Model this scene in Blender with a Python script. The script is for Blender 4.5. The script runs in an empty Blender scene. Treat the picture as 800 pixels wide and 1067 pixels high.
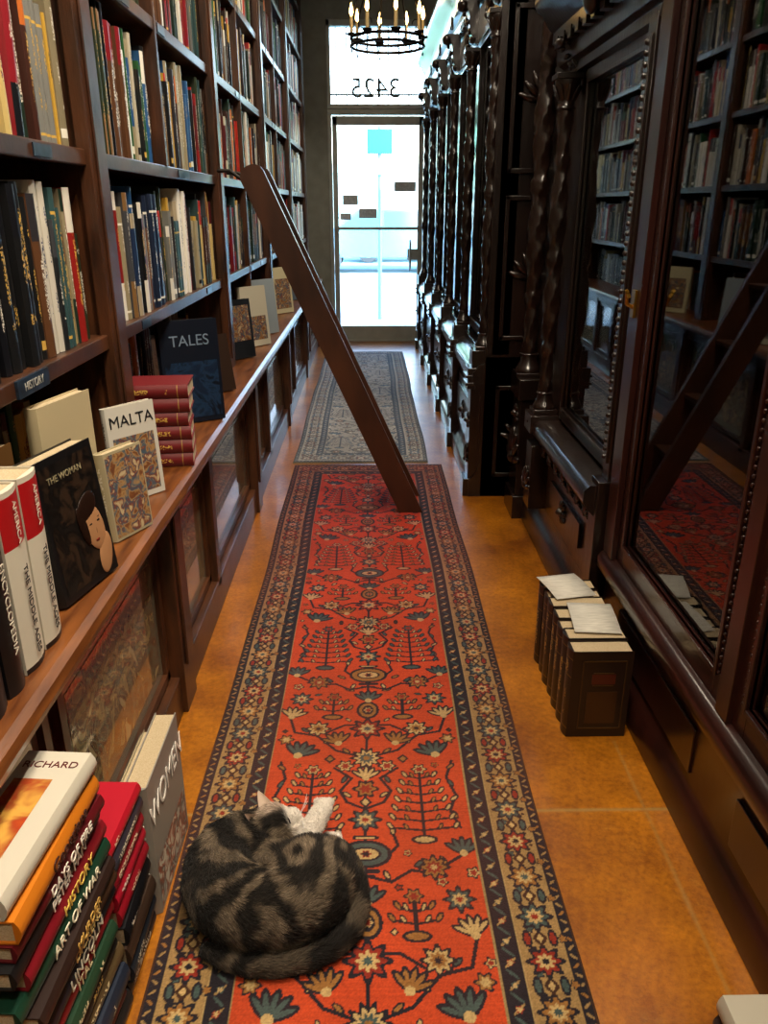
import bpy, math, random
import numpy as np
from mathutils import Matrix, Vector, noise

PI=math.pi
S=bpy.context.scene
def lin(h):
    h=h.lstrip('#'); o=[]
    for i in (0,2,4):
        c=int(h[i:i+2],16)/255
        o.append(c/12.92 if c<=.04045 else ((c+.055)/1.055)**2.4)
    return tuple(o)

# ------------------------------------------------------------ mesh builder
class MB:
    def __init__(s):
        s.v=[];s.f=[];s.m=[];s.c=[];s.c2=[];s.uv=[];s.sm=[]
    def add(s,vs,fs,mat=0,col=(1,1,1),col2=(0,0,0),uvs=None,M=None,smooth=False,cols=None):
        n=len(s.v)
        if M is not None: vs=[tuple(M@Vector(p)) for p in vs]
        s.v.extend(vs)
        for i,f in enumerate(fs):
            s.f.append([n+k for k in f]); s.m.append(mat)
            s.c.append(cols[i] if cols else col); s.c2.append(col2); s.sm.append(smooth)
            if uvs: s.uv.extend(uvs[i])
            else: s.uv.extend([(-1,-1)]*len(f))
    def box(s,x0,x1,y0,y1,z0,z1,mat=0,col=(1,1,1),M=None,col2=(0,0,0)):
        vs=[(x0,y0,z0),(x1,y0,z0),(x1,y1,z0),(x0,y1,z0),(x0,y0,z1),(x1,y0,z1),(x1,y1,z1),(x0,y1,z1)]
        fs=[(3,2,1,0),(4,5,6,7),(0,1,5,4),(1,2,6,5),(2,3,7,6),(3,0,4,7)]
        s.add(vs,fs,mat,col,col2,M=M)
    def prism(s,pts,y0,y1,mat=0,col=(1,1,1),smooth=False,M=None):
        n=len(pts)
        vs=[(p[0],y0,p[1]) for p in pts]+[(p[0],y1,p[1]) for p in pts]
        fs=[[i,(i+1)%n,n+(i+1)%n,n+i] for i in range(n)]
        s.add(vs,fs,mat,col,smooth=smooth,M=M)
        s.add(vs[:n],[list(range(n))[::-1]],mat,col,M=M)
        s.add(vs[n:],[list(range(n))],mat,col,M=M)
    def lathe(s,cx,cy,prof,seg=18,mat=0,col=(1,1,1),M=None,smooth=True):
        vs=[];fs=[]
        for r,z in prof:
            for k in range(seg):
                a=2*PI*k/seg; vs.append((cx+r*math.cos(a),cy+r*math.sin(a),z))
        for i in range(len(prof)-1):
            for k in range(seg):
                k2=(k+1)%seg
                fs.append((i*seg+k,i*seg+k2,(i+1)*seg+k2,(i+1)*seg+k))
        fs.append(tuple(range(seg))[::-1]); n=(len(prof)-1)*seg
        fs.append(tuple(n+k for k in range(seg)))
        s.add(vs,fs,mat,col,M=M,smooth=smooth)
    def ell(s,c,r,R=None,seg=10,rings=6,mat=0,col=(1,1,1)):
        vs=[];fs=[]
        if R is None: R=Matrix.Identity(3)
        c=Vector(c)
        for i in range(1,rings):
            th=PI*i/rings
            for k in range(seg):
                a=2*PI*k/seg
                p=R@Vector((r[0]*math.sin(th)*math.cos(a),r[1]*math.sin(th)*math.sin(a),r[2]*math.cos(th)))
                vs.append(tuple(c+p))
        t=len(vs); vs.append(tuple(c+R@Vector((0,0,r[2])))); vs.append(tuple(c-R@Vector((0,0,r[2]))))
        for i in range(rings-2):
            for k in range(seg):
                k2=(k+1)%seg; fs.append((i*seg+k,(i+1)*seg+k,(i+1)*seg+k2,i*seg+k2))
        for k in range(seg):
            k2=(k+1)%seg
            fs.append((t,k,k2)); n=(rings-2)*seg; fs.append((t+1,n+k2,n+k))
        s.add(vs,fs,mat,col,smooth=True)
    def tube(s,pts,rad,seg=8,mat=0,col=(1,1,1)):
        pts=[Vector(p) for p in pts]; n=len(pts)
        if not hasattr(rad,'__len__'): rad=[rad]*n
        vs=[];fs=[];up=None
        for i in range(n):
            d=(pts[min(i+1,n-1)]-pts[max(i-1,0)]).normalized()
            if up is None:
                up=Vector((0,0,1)) if abs(d.z)<.9 else Vector((1,0,0))
            a=d.cross(up).normalized(); b=a.cross(d).normalized(); up=b
            for k in range(seg):
                t=2*PI*k/seg; vs.append(tuple(pts[i]+a*rad[i]*math.cos(t)+b*rad[i]*math.sin(t)))
        for i in range(n-1):
            for k in range(seg):
                k2=(k+1)%seg; fs.append((i*seg+k,i*seg+k2,(i+1)*seg+k2,(i+1)*seg+k))
        fs.append(tuple(range(seg))[::-1]); fs.append(tuple((n-1)*seg+k for k in range(seg)))
        s.add(vs,fs,mat,col,smooth=True)
    def build(s,name,mats,bevel=0,parent=None):
        me=bpy.data.meshes.new(name); me.from_pydata(s.v,[],s.f)
        for m in mats: me.materials.append(m)
        me.polygons.foreach_set('material_index',np.array(s.m,dtype=np.int32))
        me.polygons.foreach_set('use_smooth',np.array(s.sm,dtype=bool))
        cnt=np.array([len(f) for f in s.f])
        for nm,cc in (('Col',s.c),('Col2',s.c2)):
            a=me.color_attributes.new(nm,'FLOAT_COLOR','CORNER')
            c=np.ones((len(cc),4),dtype=np.float32); c[:,:3]=np.array(cc,dtype=np.float32)
            a.data.foreach_set('color',np.repeat(c,cnt,axis=0).ravel())
        u=me.uv_layers.new(name='UVMap'); u.data.foreach_set('uv',np.array(s.uv,dtype=np.float32).ravel())
        me.update()
        if any(s.sm):
            try: me.set_sharp_from_angle(angle=math.radians(50))
            except Exception: pass
        o=bpy.data.objects.new(name,me); S.collection.objects.link(o)
        if bevel:
            b=o.modifiers.new('bevel','BEVEL'); b.width=bevel; b.segments=2; b.limit_method='ANGLE'; b.angle_limit=math.radians(50)
        if parent: o.parent=parent
        return o
def group(name,obs):
    e=bpy.data.objects.new(name,None); S.collection.objects.link(e); e.empty_display_size=.1
    for o in obs: o.parent=e
    return e

# ------------------------------------------------------------ materials
def newmat(name):
    m=bpy.data.materials.new(name); m.use_nodes=True
    nt=m.node_tree; b=nt.nodes['Principled BSDF']; return m,nt,b
def N(nt,t,**k):
    n=nt.nodes.new(t)
    for a,v in k.items(): setattr(n,a,v)
    return n
def pmat(name,c1,c2=None,rough=.5,metal=0,scale=8,stretch=(1,1,1),bump=0,bscale=60,coat=0,emis=None,es=0,spec=.5):
    m,nt,b=newmat(name); L=nt.links.new
    b.inputs['Base Color'].default_value=(*c1,1); b.inputs['Roughness'].default_value=rough
    b.inputs['Metallic'].default_value=metal; b.inputs['Coat Weight'].default_value=coat; b.inputs['Coat Roughness'].default_value=.15
    b.inputs['Specular IOR Level'].default_value=spec
    tc=N(nt,'ShaderNodeTexCoord'); mp=N(nt,'ShaderNodeMapping'); mp.inputs['Scale'].default_value=stretch
    L(tc.outputs['Object'],mp.inputs['Vector'])
    if c2 is not None:
        n=N(nt,'ShaderNodeTexNoise'); n.inputs['Scale'].default_value=scale; n.inputs['Detail'].default_value=6
        L(mp.outputs[0],n.inputs['Vector'])
        r=N(nt,'ShaderNodeValToRGB'); r.color_ramp.elements[0].position=.3; r.color_ramp.elements[1].position=.72
        r.color_ramp.elements[0].color=(*c1,1); r.color_ramp.elements[1].color=(*c2,1)
        L(n.outputs['Fac'],r.inputs[0]); L(r.outputs[0],b.inputs['Base Color'])
    if bump:
        n=N(nt,'ShaderNodeTexNoise'); n.inputs['Scale'].default_value=bscale; n.inputs['Detail'].default_value=4
        L(mp.outputs[0],n.inputs['Vector'])
        bm=N(nt,'ShaderNodeBump'); bm.inputs['Strength'].default_value=bump; bm.inputs['Distance'].default_value=.004
        L(n.outputs['Fac'],bm.inputs['Height']); L(bm.outputs[0],b.inputs['Normal'])
    if emis: b.inputs['Emission Color'].default_value=(*emis,1); b.inputs['Emission Strength'].default_value=es
    return m
def attrmat(name,rough=.9,bump=0,sheen=0):
    m,nt,b=newmat(name); L=nt.links.new
    a=N(nt,'ShaderNodeVertexColor'); a.layer_name='Col'; L(a.outputs[0],b.inputs['Base Color'])
    b.inputs['Roughness'].default_value=rough; b.inputs['Specular IOR Level'].default_value=.2
    b.inputs['Sheen Weight'].default_value=sheen
    if bump:
        tc=N(nt,'ShaderNodeTexCoord'); n=N(nt,'ShaderNodeTexNoise'); n.inputs['Scale'].default_value=300
        L(tc.outputs['Object'],n.inputs['Vector']); bm=N(nt,'ShaderNodeBump'); bm.inputs['Strength'].default_value=bump; bm.inputs['Distance'].default_value=.003
        L(n.outputs['Fac'],bm.inputs['Height']); L(bm.outputs[0],b.inputs['Normal'])
    return m
def bookmat():
    m,nt,b=newmat('book_cover'); L=nt.links.new
    a=N(nt,'ShaderNodeVertexColor'); a.layer_name='Col'
    a2=N(nt,'ShaderNodeVertexColor'); a2.layer_name='Col2'
    uv=N(nt,'ShaderNodeUVMap'); uv.uv_map='UVMap'; sp=N(nt,'ShaderNodeSeparateXYZ'); L(uv.outputs[0],sp.inputs[0])
    def between(o,lo,hi):
        g=N(nt,'ShaderNodeMath',operation='GREATER_THAN'); g.inputs[1].default_value=lo; L(o,g.inputs[0])
        l=N(nt,'ShaderNodeMath',operation='LESS_THAN'); l.inputs[1].default_value=hi; L(o,l.inputs[0])
        k=N(nt,'ShaderNodeMath',operation='MULTIPLY'); L(g.outputs[0],k.inputs[0]); L(l.outputs[0],k.inputs[1]); return k.outputs[0]
    m1=between(sp.outputs[0],.33,.67); m2=between(sp.outputs[1],.24,.86)
    tc=N(nt,'ShaderNodeTexCoord'); n=N(nt,'ShaderNodeTexNoise'); n.inputs['Scale'].default_value=210; n.inputs['Detail'].default_value=0
    L(tc.outputs['Object'],n.inputs['Vector'])
    n2=N(nt,'ShaderNodeTexNoise'); n2.inputs['Scale'].default_value=14; n2.inputs['Detail'].default_value=0; L(tc.outputs['Object'],n2.inputs['Vector'])
    g=N(nt,'ShaderNodeMath',operation='GREATER_THAN'); g.inputs[1].default_value=.52; L(n.outputs['Fac'],g.inputs[0])
    g2=N(nt,'ShaderNodeMath',operation='GREATER_THAN'); g2.inputs[1].default_value=.47; L(n2.outputs['Fac'],g2.inputs[0])
    o=m1
    for x in (m2,g.outputs[0],g2.outputs[0]):
        k=N(nt,'ShaderNodeMath',operation='MULTIPLY'); L(o,k.inputs[0]); L(x,k.inputs[1]); o=k.outputs[0]
    mx=N(nt,'ShaderNodeMix',data_type='RGBA'); L(o,mx.inputs[0]); L(a.outputs[0],mx.inputs[6]); L(a2.outputs[0],mx.inputs[7])
    L(mx.outputs[2],b.inputs['Base Color']); b.inputs['Roughness'].default_value=.38
    return m
def pagemat():
    m,nt,b=newmat('book_pages'); L=nt.links.new
    tc=N(nt,'ShaderNodeTexCoord'); n=N(nt,'ShaderNodeTexNoise'); n.inputs['Scale'].default_value=420
    L(tc.outputs['Object'],n.inputs['Vector'])
    r=N(nt,'ShaderNodeValToRGB'); r.color_ramp.elements[0].color=(.40,.30,.17,1); r.color_ramp.elements[1].color=(.54,.44,.28,1)
    r.color_ramp.elements[0].position=.3; r.color_ramp.elements[1].position=.65
    L(n.outputs['Fac'],r.inputs[0]); L(r.outputs[0],b.inputs['Base Color']); b.inputs['Roughness'].default_value=.9
    return m
def artmat(name,cols,scale=9,dist=1.5,rough=.35,detail=5,coat=0):
    m,nt,b=newmat(name); L=nt.links.new
    tc=N(nt,'ShaderNodeTexCoord'); n=N(nt,'ShaderNodeTexNoise'); n.inputs['Scale'].default_value=scale; n.inputs['Detail'].default_value=detail; n.inputs['Distortion'].default_value=dist
    L(tc.outputs['Object'],n.inputs['Vector']); r=N(nt,'ShaderNodeValToRGB'); r.color_ramp.interpolation='B_SPLINE' if detail<4 else 'LINEAR'
    e=r.color_ramp.elements
    while len(e)<len(cols): e.new(.5)
    for i,c in enumerate(cols): e[i].position=.3+.4*i/len(cols) if i else 0; e[i].color=(*c,1)
    L(n.outputs['Fac'],r.inputs[0]); L(r.outputs[0],b.inputs['Base Color']); b.inputs['Roughness'].default_value=rough; b.inputs['Coat Weight'].default_value=coat; b.inputs['Coat Roughness'].default_value=.03
    return m
def glassmat(name,ior=1.7,tint=(.9,.93,.92)):
    m,nt,b=newmat(name); L=nt.links.new; nt.nodes.remove(b)
    o=nt.nodes['Material Output']; f=N(nt,'ShaderNodeFresnel'); f.inputs[0].default_value=ior
    t=N(nt,'ShaderNodeBsdfTransparent'); t.inputs[0].default_value=(*tint,1)
    g=N(nt,'ShaderNodeBsdfGlossy'); g.inputs['Roughness'].default_value=.02
    mx=N(nt,'ShaderNodeMixShader'); L(f.outputs[0],mx.inputs[0]); L(t.outputs[0],mx.inputs[1]); L(g.outputs[0],mx.inputs[2]); L(mx.outputs[0],o.inputs[0])
    return m

WOOD=pmat('walnut_wood',lin('#24140b'),lin('#573119'),rough=.4,scale=5,stretch=(6,1,1),bump=.15,bscale=40,coat=.15)
LEDGEW=pmat('worn_oak_ledge',lin('#4c260e'),lin('#834d22'),rough=.33,scale=5,stretch=(8,1,8),bump=.1,bscale=30,coat=.2)
MAHOG=pmat('dark_mahogany',lin('#0b0605'),lin('#20110c'),rough=.28,scale=4,stretch=(1,1,.3),bump=.25,bscale=50,coat=.55)
MAHOG2=pmat('red_mahogany',lin('#150908'),lin('#34150f'),rough=.28,scale=4,stretch=(1,1,.25),bump=.06,bscale=40,coat=.4)
LADW=pmat('ladder_wood',lin('#27140c'),lin('#4e2c1a'),rough=.4,scale=7,stretch=(1,1,.3),bump=.08,coat=.1)
BRASS=pmat('brass',lin('#b08a3c'),rough=.3,metal=1)
IRON=pmat('black_iron',lin('#15120f'),lin('#2a221b'),rough=.5,metal=.6)
BOOK=bookmat(); PAGE=pagemat()
RUG=attrmat('woven_wool',.95,.7,.06)
FUR=attrmat('cat_fur',.75,0,.1)
GLASS=glassmat('cabinet_glass',2.05,(.97,.97,.95))
DGLASS=glassmat('door_glass',1.2,(.98,.99,1))
PLAST=pmat('plaster',lin('#8b8c80'),lin('#9d9e92'),rough=.9,bump=.1)
CEILM=pmat('ceiling_paint',lin('#cfc6b4'),lin('#dcd4c4'),rough=.9)
ALU=pmat('painted_aluminium',lin('#9a9e97'),lin('#aeb1a9'),rough=.4,metal=.2)
ART=artmat('cover_painting',[lin('#1d2a38'),lin('#7a4a2a'),lin('#a98555'),lin('#3c5a6a'),lin('#7a3a26'),lin('#c0b088')],34,.8)
MAPA=artmat('antique_map',[lin('#3b4a44'),lin('#8a7a5a'),lin('#a89468'),lin('#6e4a35'),lin('#83846a'),lin('#6a2e22'),lin('#b5a47a')],9,1.5,.15,8,1)
MAPB=artmat('antique_print',[lin('#2b3a40'),lin('#6a6e60'),lin('#8a8468'),lin('#5e3a2c'),lin('#4e5c54')],8,1.5,.15,8,1)
FACEART=artmat('portrait_cover',[lin('#0d0c0c'),lin('#1a1614'),lin('#0d0c0c'),lin('#30231a')],18,1,.3)
FIREART=artmat('sunset_cover',[lin('#c8962c'),lin('#b8451c'),lin('#8e1f1a'),lin('#d7a64a')],16,.5,.35,3)

def floormat():
    m,nt,b=newmat('stained_concrete'); L=nt.links.new
    tc=N(nt,'ShaderNodeTexCoord'); n=N(nt,'ShaderNodeTexNoise'); n.inputs['Scale'].default_value=1.9; n.inputs['Detail'].default_value=9; n.inputs['Roughness'].default_value=.75
    L(tc.outputs['Object'],n.inputs['Vector'])
    r=N(nt,'ShaderNodeValToRGB'); e=r.color_ramp.elements; e[0].position=.35; e[1].position=.66
    e[0].color=(*lin('#763f0d'),1); e[1].color=(*lin('#c27a18'),1); L(n.outputs['Fac'],r.inputs[0])
    n3=N(nt,'ShaderNodeTexNoise'); n3.inputs['Scale'].default_value=60; n3.inputs['Detail'].default_value=6; n3.inputs['Roughness'].default_value=.7; L(tc.outputs['Object'],n3.inputs['Vector'])
    r3=N(nt,'ShaderNodeValToRGB'); r3.color_ramp.elements[0].position=.35; r3.color_ramp.elements[1].position=.6; r3.color_ramp.elements[0].color=(.5,.40,.30,1); r3.color_ramp.elements[1].color=(1,1,1,1)
    L(n3.outputs['Fac'],r3.inputs[0])
    mu=N(nt,'ShaderNodeMix',data_type='RGBA',blend_type='MULTIPLY'); mu.inputs[0].default_value=.7; L(r.outputs[0],mu.inputs[6]); L(r3.outputs[0],mu.inputs[7])
    n4=N(nt,'ShaderNodeTexNoise'); n4.inputs['Scale'].default_value=9; n4.inputs['Detail'].default_value=10; n4.inputs['Roughness'].default_value=.8; L(tc.outputs['Object'],n4.inputs['Vector'])
    r4=N(nt,'ShaderNodeValToRGB'); r4.color_ramp.elements[0].position=.6; r4.color_ramp.elements[1].position=.7; r4.color_ramp.elements[0].color=(0,0,0,1); r4.color_ramp.elements[1].color=(.5,.5,.5,1); L(n4.outputs['Fac'],r4.inputs[0])
    m4=N(nt,'ShaderNodeMix',data_type='RGBA'); L(r4.outputs[0],m4.inputs[0]); L(mu.outputs[2],m4.inputs[6]); m4.inputs[7].default_value=(*lin('#d0963c'),1)
    sp=N(nt,'ShaderNodeSeparateXYZ'); L(tc.outputs['Object'],sp.inputs[0])
    def near(o,off,w,sc_):
        a=N(nt,'ShaderNodeMath',operation='SUBTRACT'); L(o,a.inputs[0]); a.inputs[1].default_value=off
        p=N(nt,'ShaderNodeMath',operation='ABSOLUTE'); L(a.outputs[0],p.inputs[0])
        w2=N(nt,'ShaderNodeMath',operation='MULTIPLY_ADD'); L(n4.outputs['Fac'],w2.inputs[0]); w2.inputs[1].default_value=-.012; L(p.outputs[0],w2.inputs[2])
        q=N(nt,'ShaderNodeMapRange'); L(w2.outputs[0],q.inputs[0]); q.inputs[1].default_value=w-.004; q.inputs[2].default_value=w+.004; q.inputs[3].default_value=sc_; q.inputs[4].default_value=0
        return q.outputs[0]
    a=near(sp.outputs[0],.725,-.002,.35); c=near(sp.outputs[1],1.66,-.001,.6)
    l2=N(nt,'ShaderNodeMath',operation='LESS_THAN'); L(sp.outputs[1],l2.inputs[0]); l2.inputs[1].default_value=1.95
    am=N(nt,'ShaderNodeMath',operation='MULTIPLY'); L(a,am.inputs[0]); L(l2.outputs[0],am.inputs[1])
    mxx=N(nt,'ShaderNodeMath',operation='MAXIMUM'); L(am.outputs[0],mxx.inputs[0]); L(c,mxx.inputs[1])
    mx=N(nt,'ShaderNodeMix',data_type='RGBA'); L(mxx.outputs[0],mx.inputs[0]); L(m4.outputs[2],mx.inputs[6]); mx.inputs[7].default_value=(*lin('#9a8450'),1)
    L(mx.outputs[2],b.inputs['Base Color']); b.inputs['Roughness'].default_value=.3
    bm=N(nt,'ShaderNodeBump'); bm.inputs['Strength'].default_value=.2; bm.inputs['Distance'].default_value=.003; L(n3.outputs['Fac'],bm.inputs['Height']); L(bm.outputs[0],b.inputs['Normal'])
    return m
FLOORM=floormat()

# ------------------------------------------------------------ books
def book(mb,M,w,d,h,col,tcol,segs=None,curve=4,cover=0,page=1):
    t=min(.0028,w*.18)
    bk=min(.2*w,.008)
    if segs is None: segs=[(0,1,col)]
    vb=[segs[0][0]]+[s_[1] for s_ in segs]
    vs=[];n=curve
    for v in vb:
        for i in range(n+1):
            u=i/n; vs.append((w*u,-bk*math.sin(PI*u),h*v))
    fs=[];uvs=[];cols=[]
    for j in range(len(vb)-1):
        for i in range(n):
            a=j*(n+1)+i; fs.append((a,a+1,a+n+2,a+n+1)); cols.append(segs[j][2])
            uvs.append([(i/n,vb[j]),((i+1)/n,vb[j]),((i+1)/n,vb[j+1]),(i/n,vb[j+1])])
    mb.add(vs,fs,cover,col,tcol,uvs,M,True,cols)
    top=[(w*i/n,-bk*math.sin(PI*i/n),h) for i in range(n+1)]+[(w,.003,h),(0,.003,h)]
    mb.add(top,[list(range(len(top)))],cover,col,tcol,None,M)
    mb.box(0,t,0,d,0,h,cover,col,M,tcol); mb.box(w-t,w,0,d,0,h,cover,col,M,tcol)
    mb.box(t,w-t,.002,d-.004,.003,h-.004,page,(1,1,1),M)

MODERN=[lin(c) for c in ('#17181a','#101114','#d6d1c3','#dcd8cc','#b8af98','#1d2d4a','#26507e','#8a1d1a','#a9261f','#23502c','#5a3a24','#7a5a35','#b9923a','#3a3c40','#6f6f6a','#3a1f18','#2c2a2e','#6b1f22','#2f4a4c','#b9632a','#202326','#15161a','#2a3322','#a2947a','#0e1016','#1c2c22','#2c1a14','#4a1418','#1a2438','#c8b070','#7d1620','#8f8468')]
ANT=[lin(c) for c in ('#5a2e16','#7d4220','#4b2414','#8e5529','#9d6430','#7a2812','#3b1c16','#aa8550','#5a4a34','#8e2c18','#2a3028','#27304a','#ba9a66','#5a3a20','#c8ac78')]
GOLD=lin('#c9a24c')
def lum(c): return .3*c[0]+.6*c[1]+.1*c[2]
def fill_row(mb,rng,side,y0,y1,xf,z,hlo,hhi,pal,dmax=.2,lean=.04,ant=False,wlo=.012,whi=.04):
    y=y0+.004; run=0
    while True:
        if run<=0:
            run=1 if rng.random()<.82 else rng.randint(2,4)
            c=rng.choice(pal); f=rng.uniform(.75,1.15); c=tuple(min(.9,k*f) for k in c)
            h=rng.uniform(hlo,hhi); w0=rng.uniform(wlo,whi); d=rng.uniform(.7,1)*dmax; st=rng.random()
            tc=GOLD if (ant or (lum(c)<.2 and rng.random()<.4)) else (lin('#dfdacb') if lum(c)<.25 else rng.choice([lin('#1a1a1c'),lin('#6b1a18'),lin('#1d2f55')]))
            acc=rng.choice(pal)
        run-=1
        w=w0*rng.uniform(.9,1.1); hh=h*rng.uniform(.985,1.01)
        a=0
        if rng.random()<lean: a=rng.uniform(.05,.16)
        adv=w+(hh*math.sin(a) if a else 0)+.001
        if y+adv>y1-.004: break
        if ant:
            g=tuple(k*.8 for k in GOLD); segs=[(0,.08,c),(.08,.095,g),(.095,.28,c),(.28,.295,g),(.295,.6,c),(.6,.62,g),(.62,.78,acc if st<.4 else c),(.78,.8,g),(.8,.93,c),(.93,.945,g),(.945,1,c)]
        elif st<.35: segs=[(0,1,c)]
        elif st<.55: segs=[(0,.06,c),(.06,.12,tc),(.12,1,c)]
        elif st<.75: segs=[(0,.72,c),(.72,1,acc)]
        elif st<.87: segs=[(0,.06,c),(.06,.08,tc),(.08,.84,c),(.84,.86,tc),(.86,1,c)]
        else: segs=[(0,.3,acc),(.3,.86,c),(.86,1,acc)]
        jx=rng.uniform(0,.018)
        if side=='L':
            M=Matrix.Translation((xf-jx,y,z))@Matrix.Rotation(-a,4,'X')@Matrix.Rotation(PI/2,4,'Z')
        else:
            M=Matrix.Translation((xf+jx,y+w,z))@Matrix.Rotation(-a,4,'X')@Matrix.Rotation(-PI/2,4,'Z')
        book(mb,M,w,d,hh,c,tc,segs,3)
        y+=adv
def frame(o,dx,nz):
    dx=Vector(dx).normalized(); nz=Vector(nz).normalized(); dy=nz.cross(dx)
    M=Matrix.Identity(4)
    for i,a in enumerate((dx,dy,nz)):
        for k in range(3): M[k][i]=a[k]
    M.translation=Vector(o); return M
_tm={}
def text(name,body,size,M,col,parent=None,align='CENTER',ext=.0004,sx=1):
    cu=bpy.data.curves.new(name,'FONT'); cu.body=body; cu.size=size; cu.extrude=ext; cu.align_x=align; cu.align_y='CENTER'
    k=tuple(round(x,3) for x in col)
    if k not in _tm: _tm[k]=pmat('ink_%d'%len(_tm),col,rough=.5)
    cu.materials.append(_tm[k])
    o=bpy.data.objects.new(name,cu); S.collection.objects.link(o); o.matrix_world=M@Matrix.Diagonal((sx,1,1,1))
    if parent: o.parent=parent
    return o
def standing(name,c,n,w,d,h,col,tcol,art=None,artcol=None,title=None,tsize=.03,lean=0,segs=None,z=.75,titlez=.85,inset=(.1,.9,.1,.75)):
    n=Vector((n[0],n[1],0)).normalized(); up=Vector((0,0,1)); yy=up.cross(n)
    up2=(up-n*lean).normalized(); nn=(n+up*lean).normalized()
    M=Matrix.Identity(4)
    for i,a in enumerate((nn,yy,up2)):
        for k in range(3): M[k][i]=a[k]
    M.translation=Vector((c[0],c[1],z))-nn*w
    if lean: M.translation.z=z+.001
    mb=MB(); book(mb,M,w,d,h,col,tcol,segs,4)
    mats=[BOOK,PAGE]
    if art:
        mats.append(art); i=inset
        mb.add([(w+.0006,d*i[0],h*i[2]),(w+.0006,d*i[1],h*i[2]),(w+.0006,d*i[1],h*i[3]),(w+.0006,d*i[0],h*i[3])],[(0,1,2,3)],2,artcol or (1,1,1),M=M)
    o=mb.build(name,mats)
    if title:
        p=M@Vector((w+.001,d*.5,h*titlez)); text('title',title,tsize,frame(p,yy,nn),tcol,o)
    return o,M
def lying(mb,xf,ymax,z,w,d,l,col,tcol,segs=None,rot=0):
    M=Matrix.Identity(4)
    for i,a in enumerate(((0,0,1),(-1,0,0),(0,-1,0))):
        for k in range(3): M[k][i]=a[k]
    R=Matrix.Translation((xf,ymax,z))@Matrix.Rotation(rot,4,'Z')
    book(mb,R@M,w,d,l,col,tcol,segs,4)
    return R

# ------------------------------------------------------------ room
def boxobj(name,a,mat,bevel=0):
    mb=MB(); mb.box(*a); return mb.build(name,[mat],bevel)
boxobj('floor',(-1.25,1.4,-1.7,9.55,-.1,0),FLOORM)
boxobj('ceiling',(-1.25,1.4,-1.7,9.65,3.7,3.8),CEILM)
boxobj('wall_left',(-1.25,-1.1,-1.7,9.65,0,3.7),PLAST)
boxobj('wall_right',(1.25,1.4,-1.7,9.65,0,3.7),PLAST)
boxobj('wall_back',(-1.1,1.25,-1.7,-1.6,0,3.7),PLAST)
mb=MB(); mb.box(-1.1,-.45,9.5,9.65,0,3.7); mb.box(.645,1.25,9.5,9.65,0,3.7); mb.box(-.45,.645,9.5,9.65,3.32,3.7)
mb.build('wall_front',[PLAST])
mb=MB()
x0,x1=-.45,.645; y0,y1=9.5,9.6
mb.box(x0,x0+.04,y0-.01,y1,0,2.46); mb.box(x1-.04,x1,y0-.01,y1,0,2.46); mb.box(x0,x1,y0-.02,y1,2.43,2.48)
mb.box(x0,x1,y0,y1,0,.02)
trim=mb.build('frame',[ALU],.004)
mb=MB(); a,b_=x0+.045,x1-.045
mb.box(a,a+.055,9.52,9.57,.02,2.42); mb.box(b_-.055,b_,9.52,9.57,.02,2.42); mb.box(a,b_,9.52,9.57,.02,.18); mb.box(a,b_,9.52,9.57,2.33,2.42)
leaf=mb.build('leaf',[ALU],.004)
mb=MB(); mb.box(a+.055,b_-.055,9.543,9.548,.18,2.33); dg=mb.build('pane',[DGLASS])
mb=MB(); mb.tube([(a+.03,9.49,1.27),(b_-.03,9.49,1.27)],.016); mb.box(a+.02,a+.06,9.48,9.52,1.24,1.3); mb.box(b_-.06,b_-.02,9.48,9.52,1.24,1.3)
mb.tube([(.46,9.5,.82),(.46,9.45,.84),(.46,9.45,1.12),(.46,9.5,1.14)],.012); mb.box(.43,.55,9.48,9.52,.93,1.05)
pb=mb.build('push_bar',[ALU],.002)
mb=MB()
for (px,pz,w,h) in ((-.3,1.52,.17,.1),(.28,1.66,.24,.1),(-.12,1.38,.2,.1),(-.33,1.36,.12,.07)): mb.box(px,px+w,9.538,9.541,pz,pz+h)
pn=mb.build('notices',[pmat('notice_paper',lin('#b8c4c8'),lin('#e8eeee'),scale=60)])
group('door_1',[trim,leaf,dg,pb,pn])
mb=MB(); mb.box(x0,x0+.04,y0-.01,y1,2.482,3.32); mb.box(x1-.04,x1,y0-.01,y1,2.482,3.32); mb.box(x0,x1,y0-.02,y1,2.482,2.53); mb.box(x0,x1,y0-.01,y1,3.26,3.32)
tf=mb.build('transom_frame',[ALU],.004)
mb=MB(); mb.box(x0+.04,x1-.04,9.55,9.555,2.53,3.26); tg=mb.build('transom_pane',[DGLASS])
mb=MB()
for i in range(9):
    xx=x0+.1+i*.112; mb.tube([(xx,9.58,2.53),(xx,9.58,3.26)],.007)
mb.box(x0+.04,x1-.04,9.57,9.585,2.62,2.64)
tb=mb.build('security_bars',[ALU])
tx=text('street_number','3425',.27,frame((.07,9.54,2.68),(-1,0,0),(0,1,0)),lin('#4c6068'),ext=.002)
group('window_1',[tf,tg,tb,tx])

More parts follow.
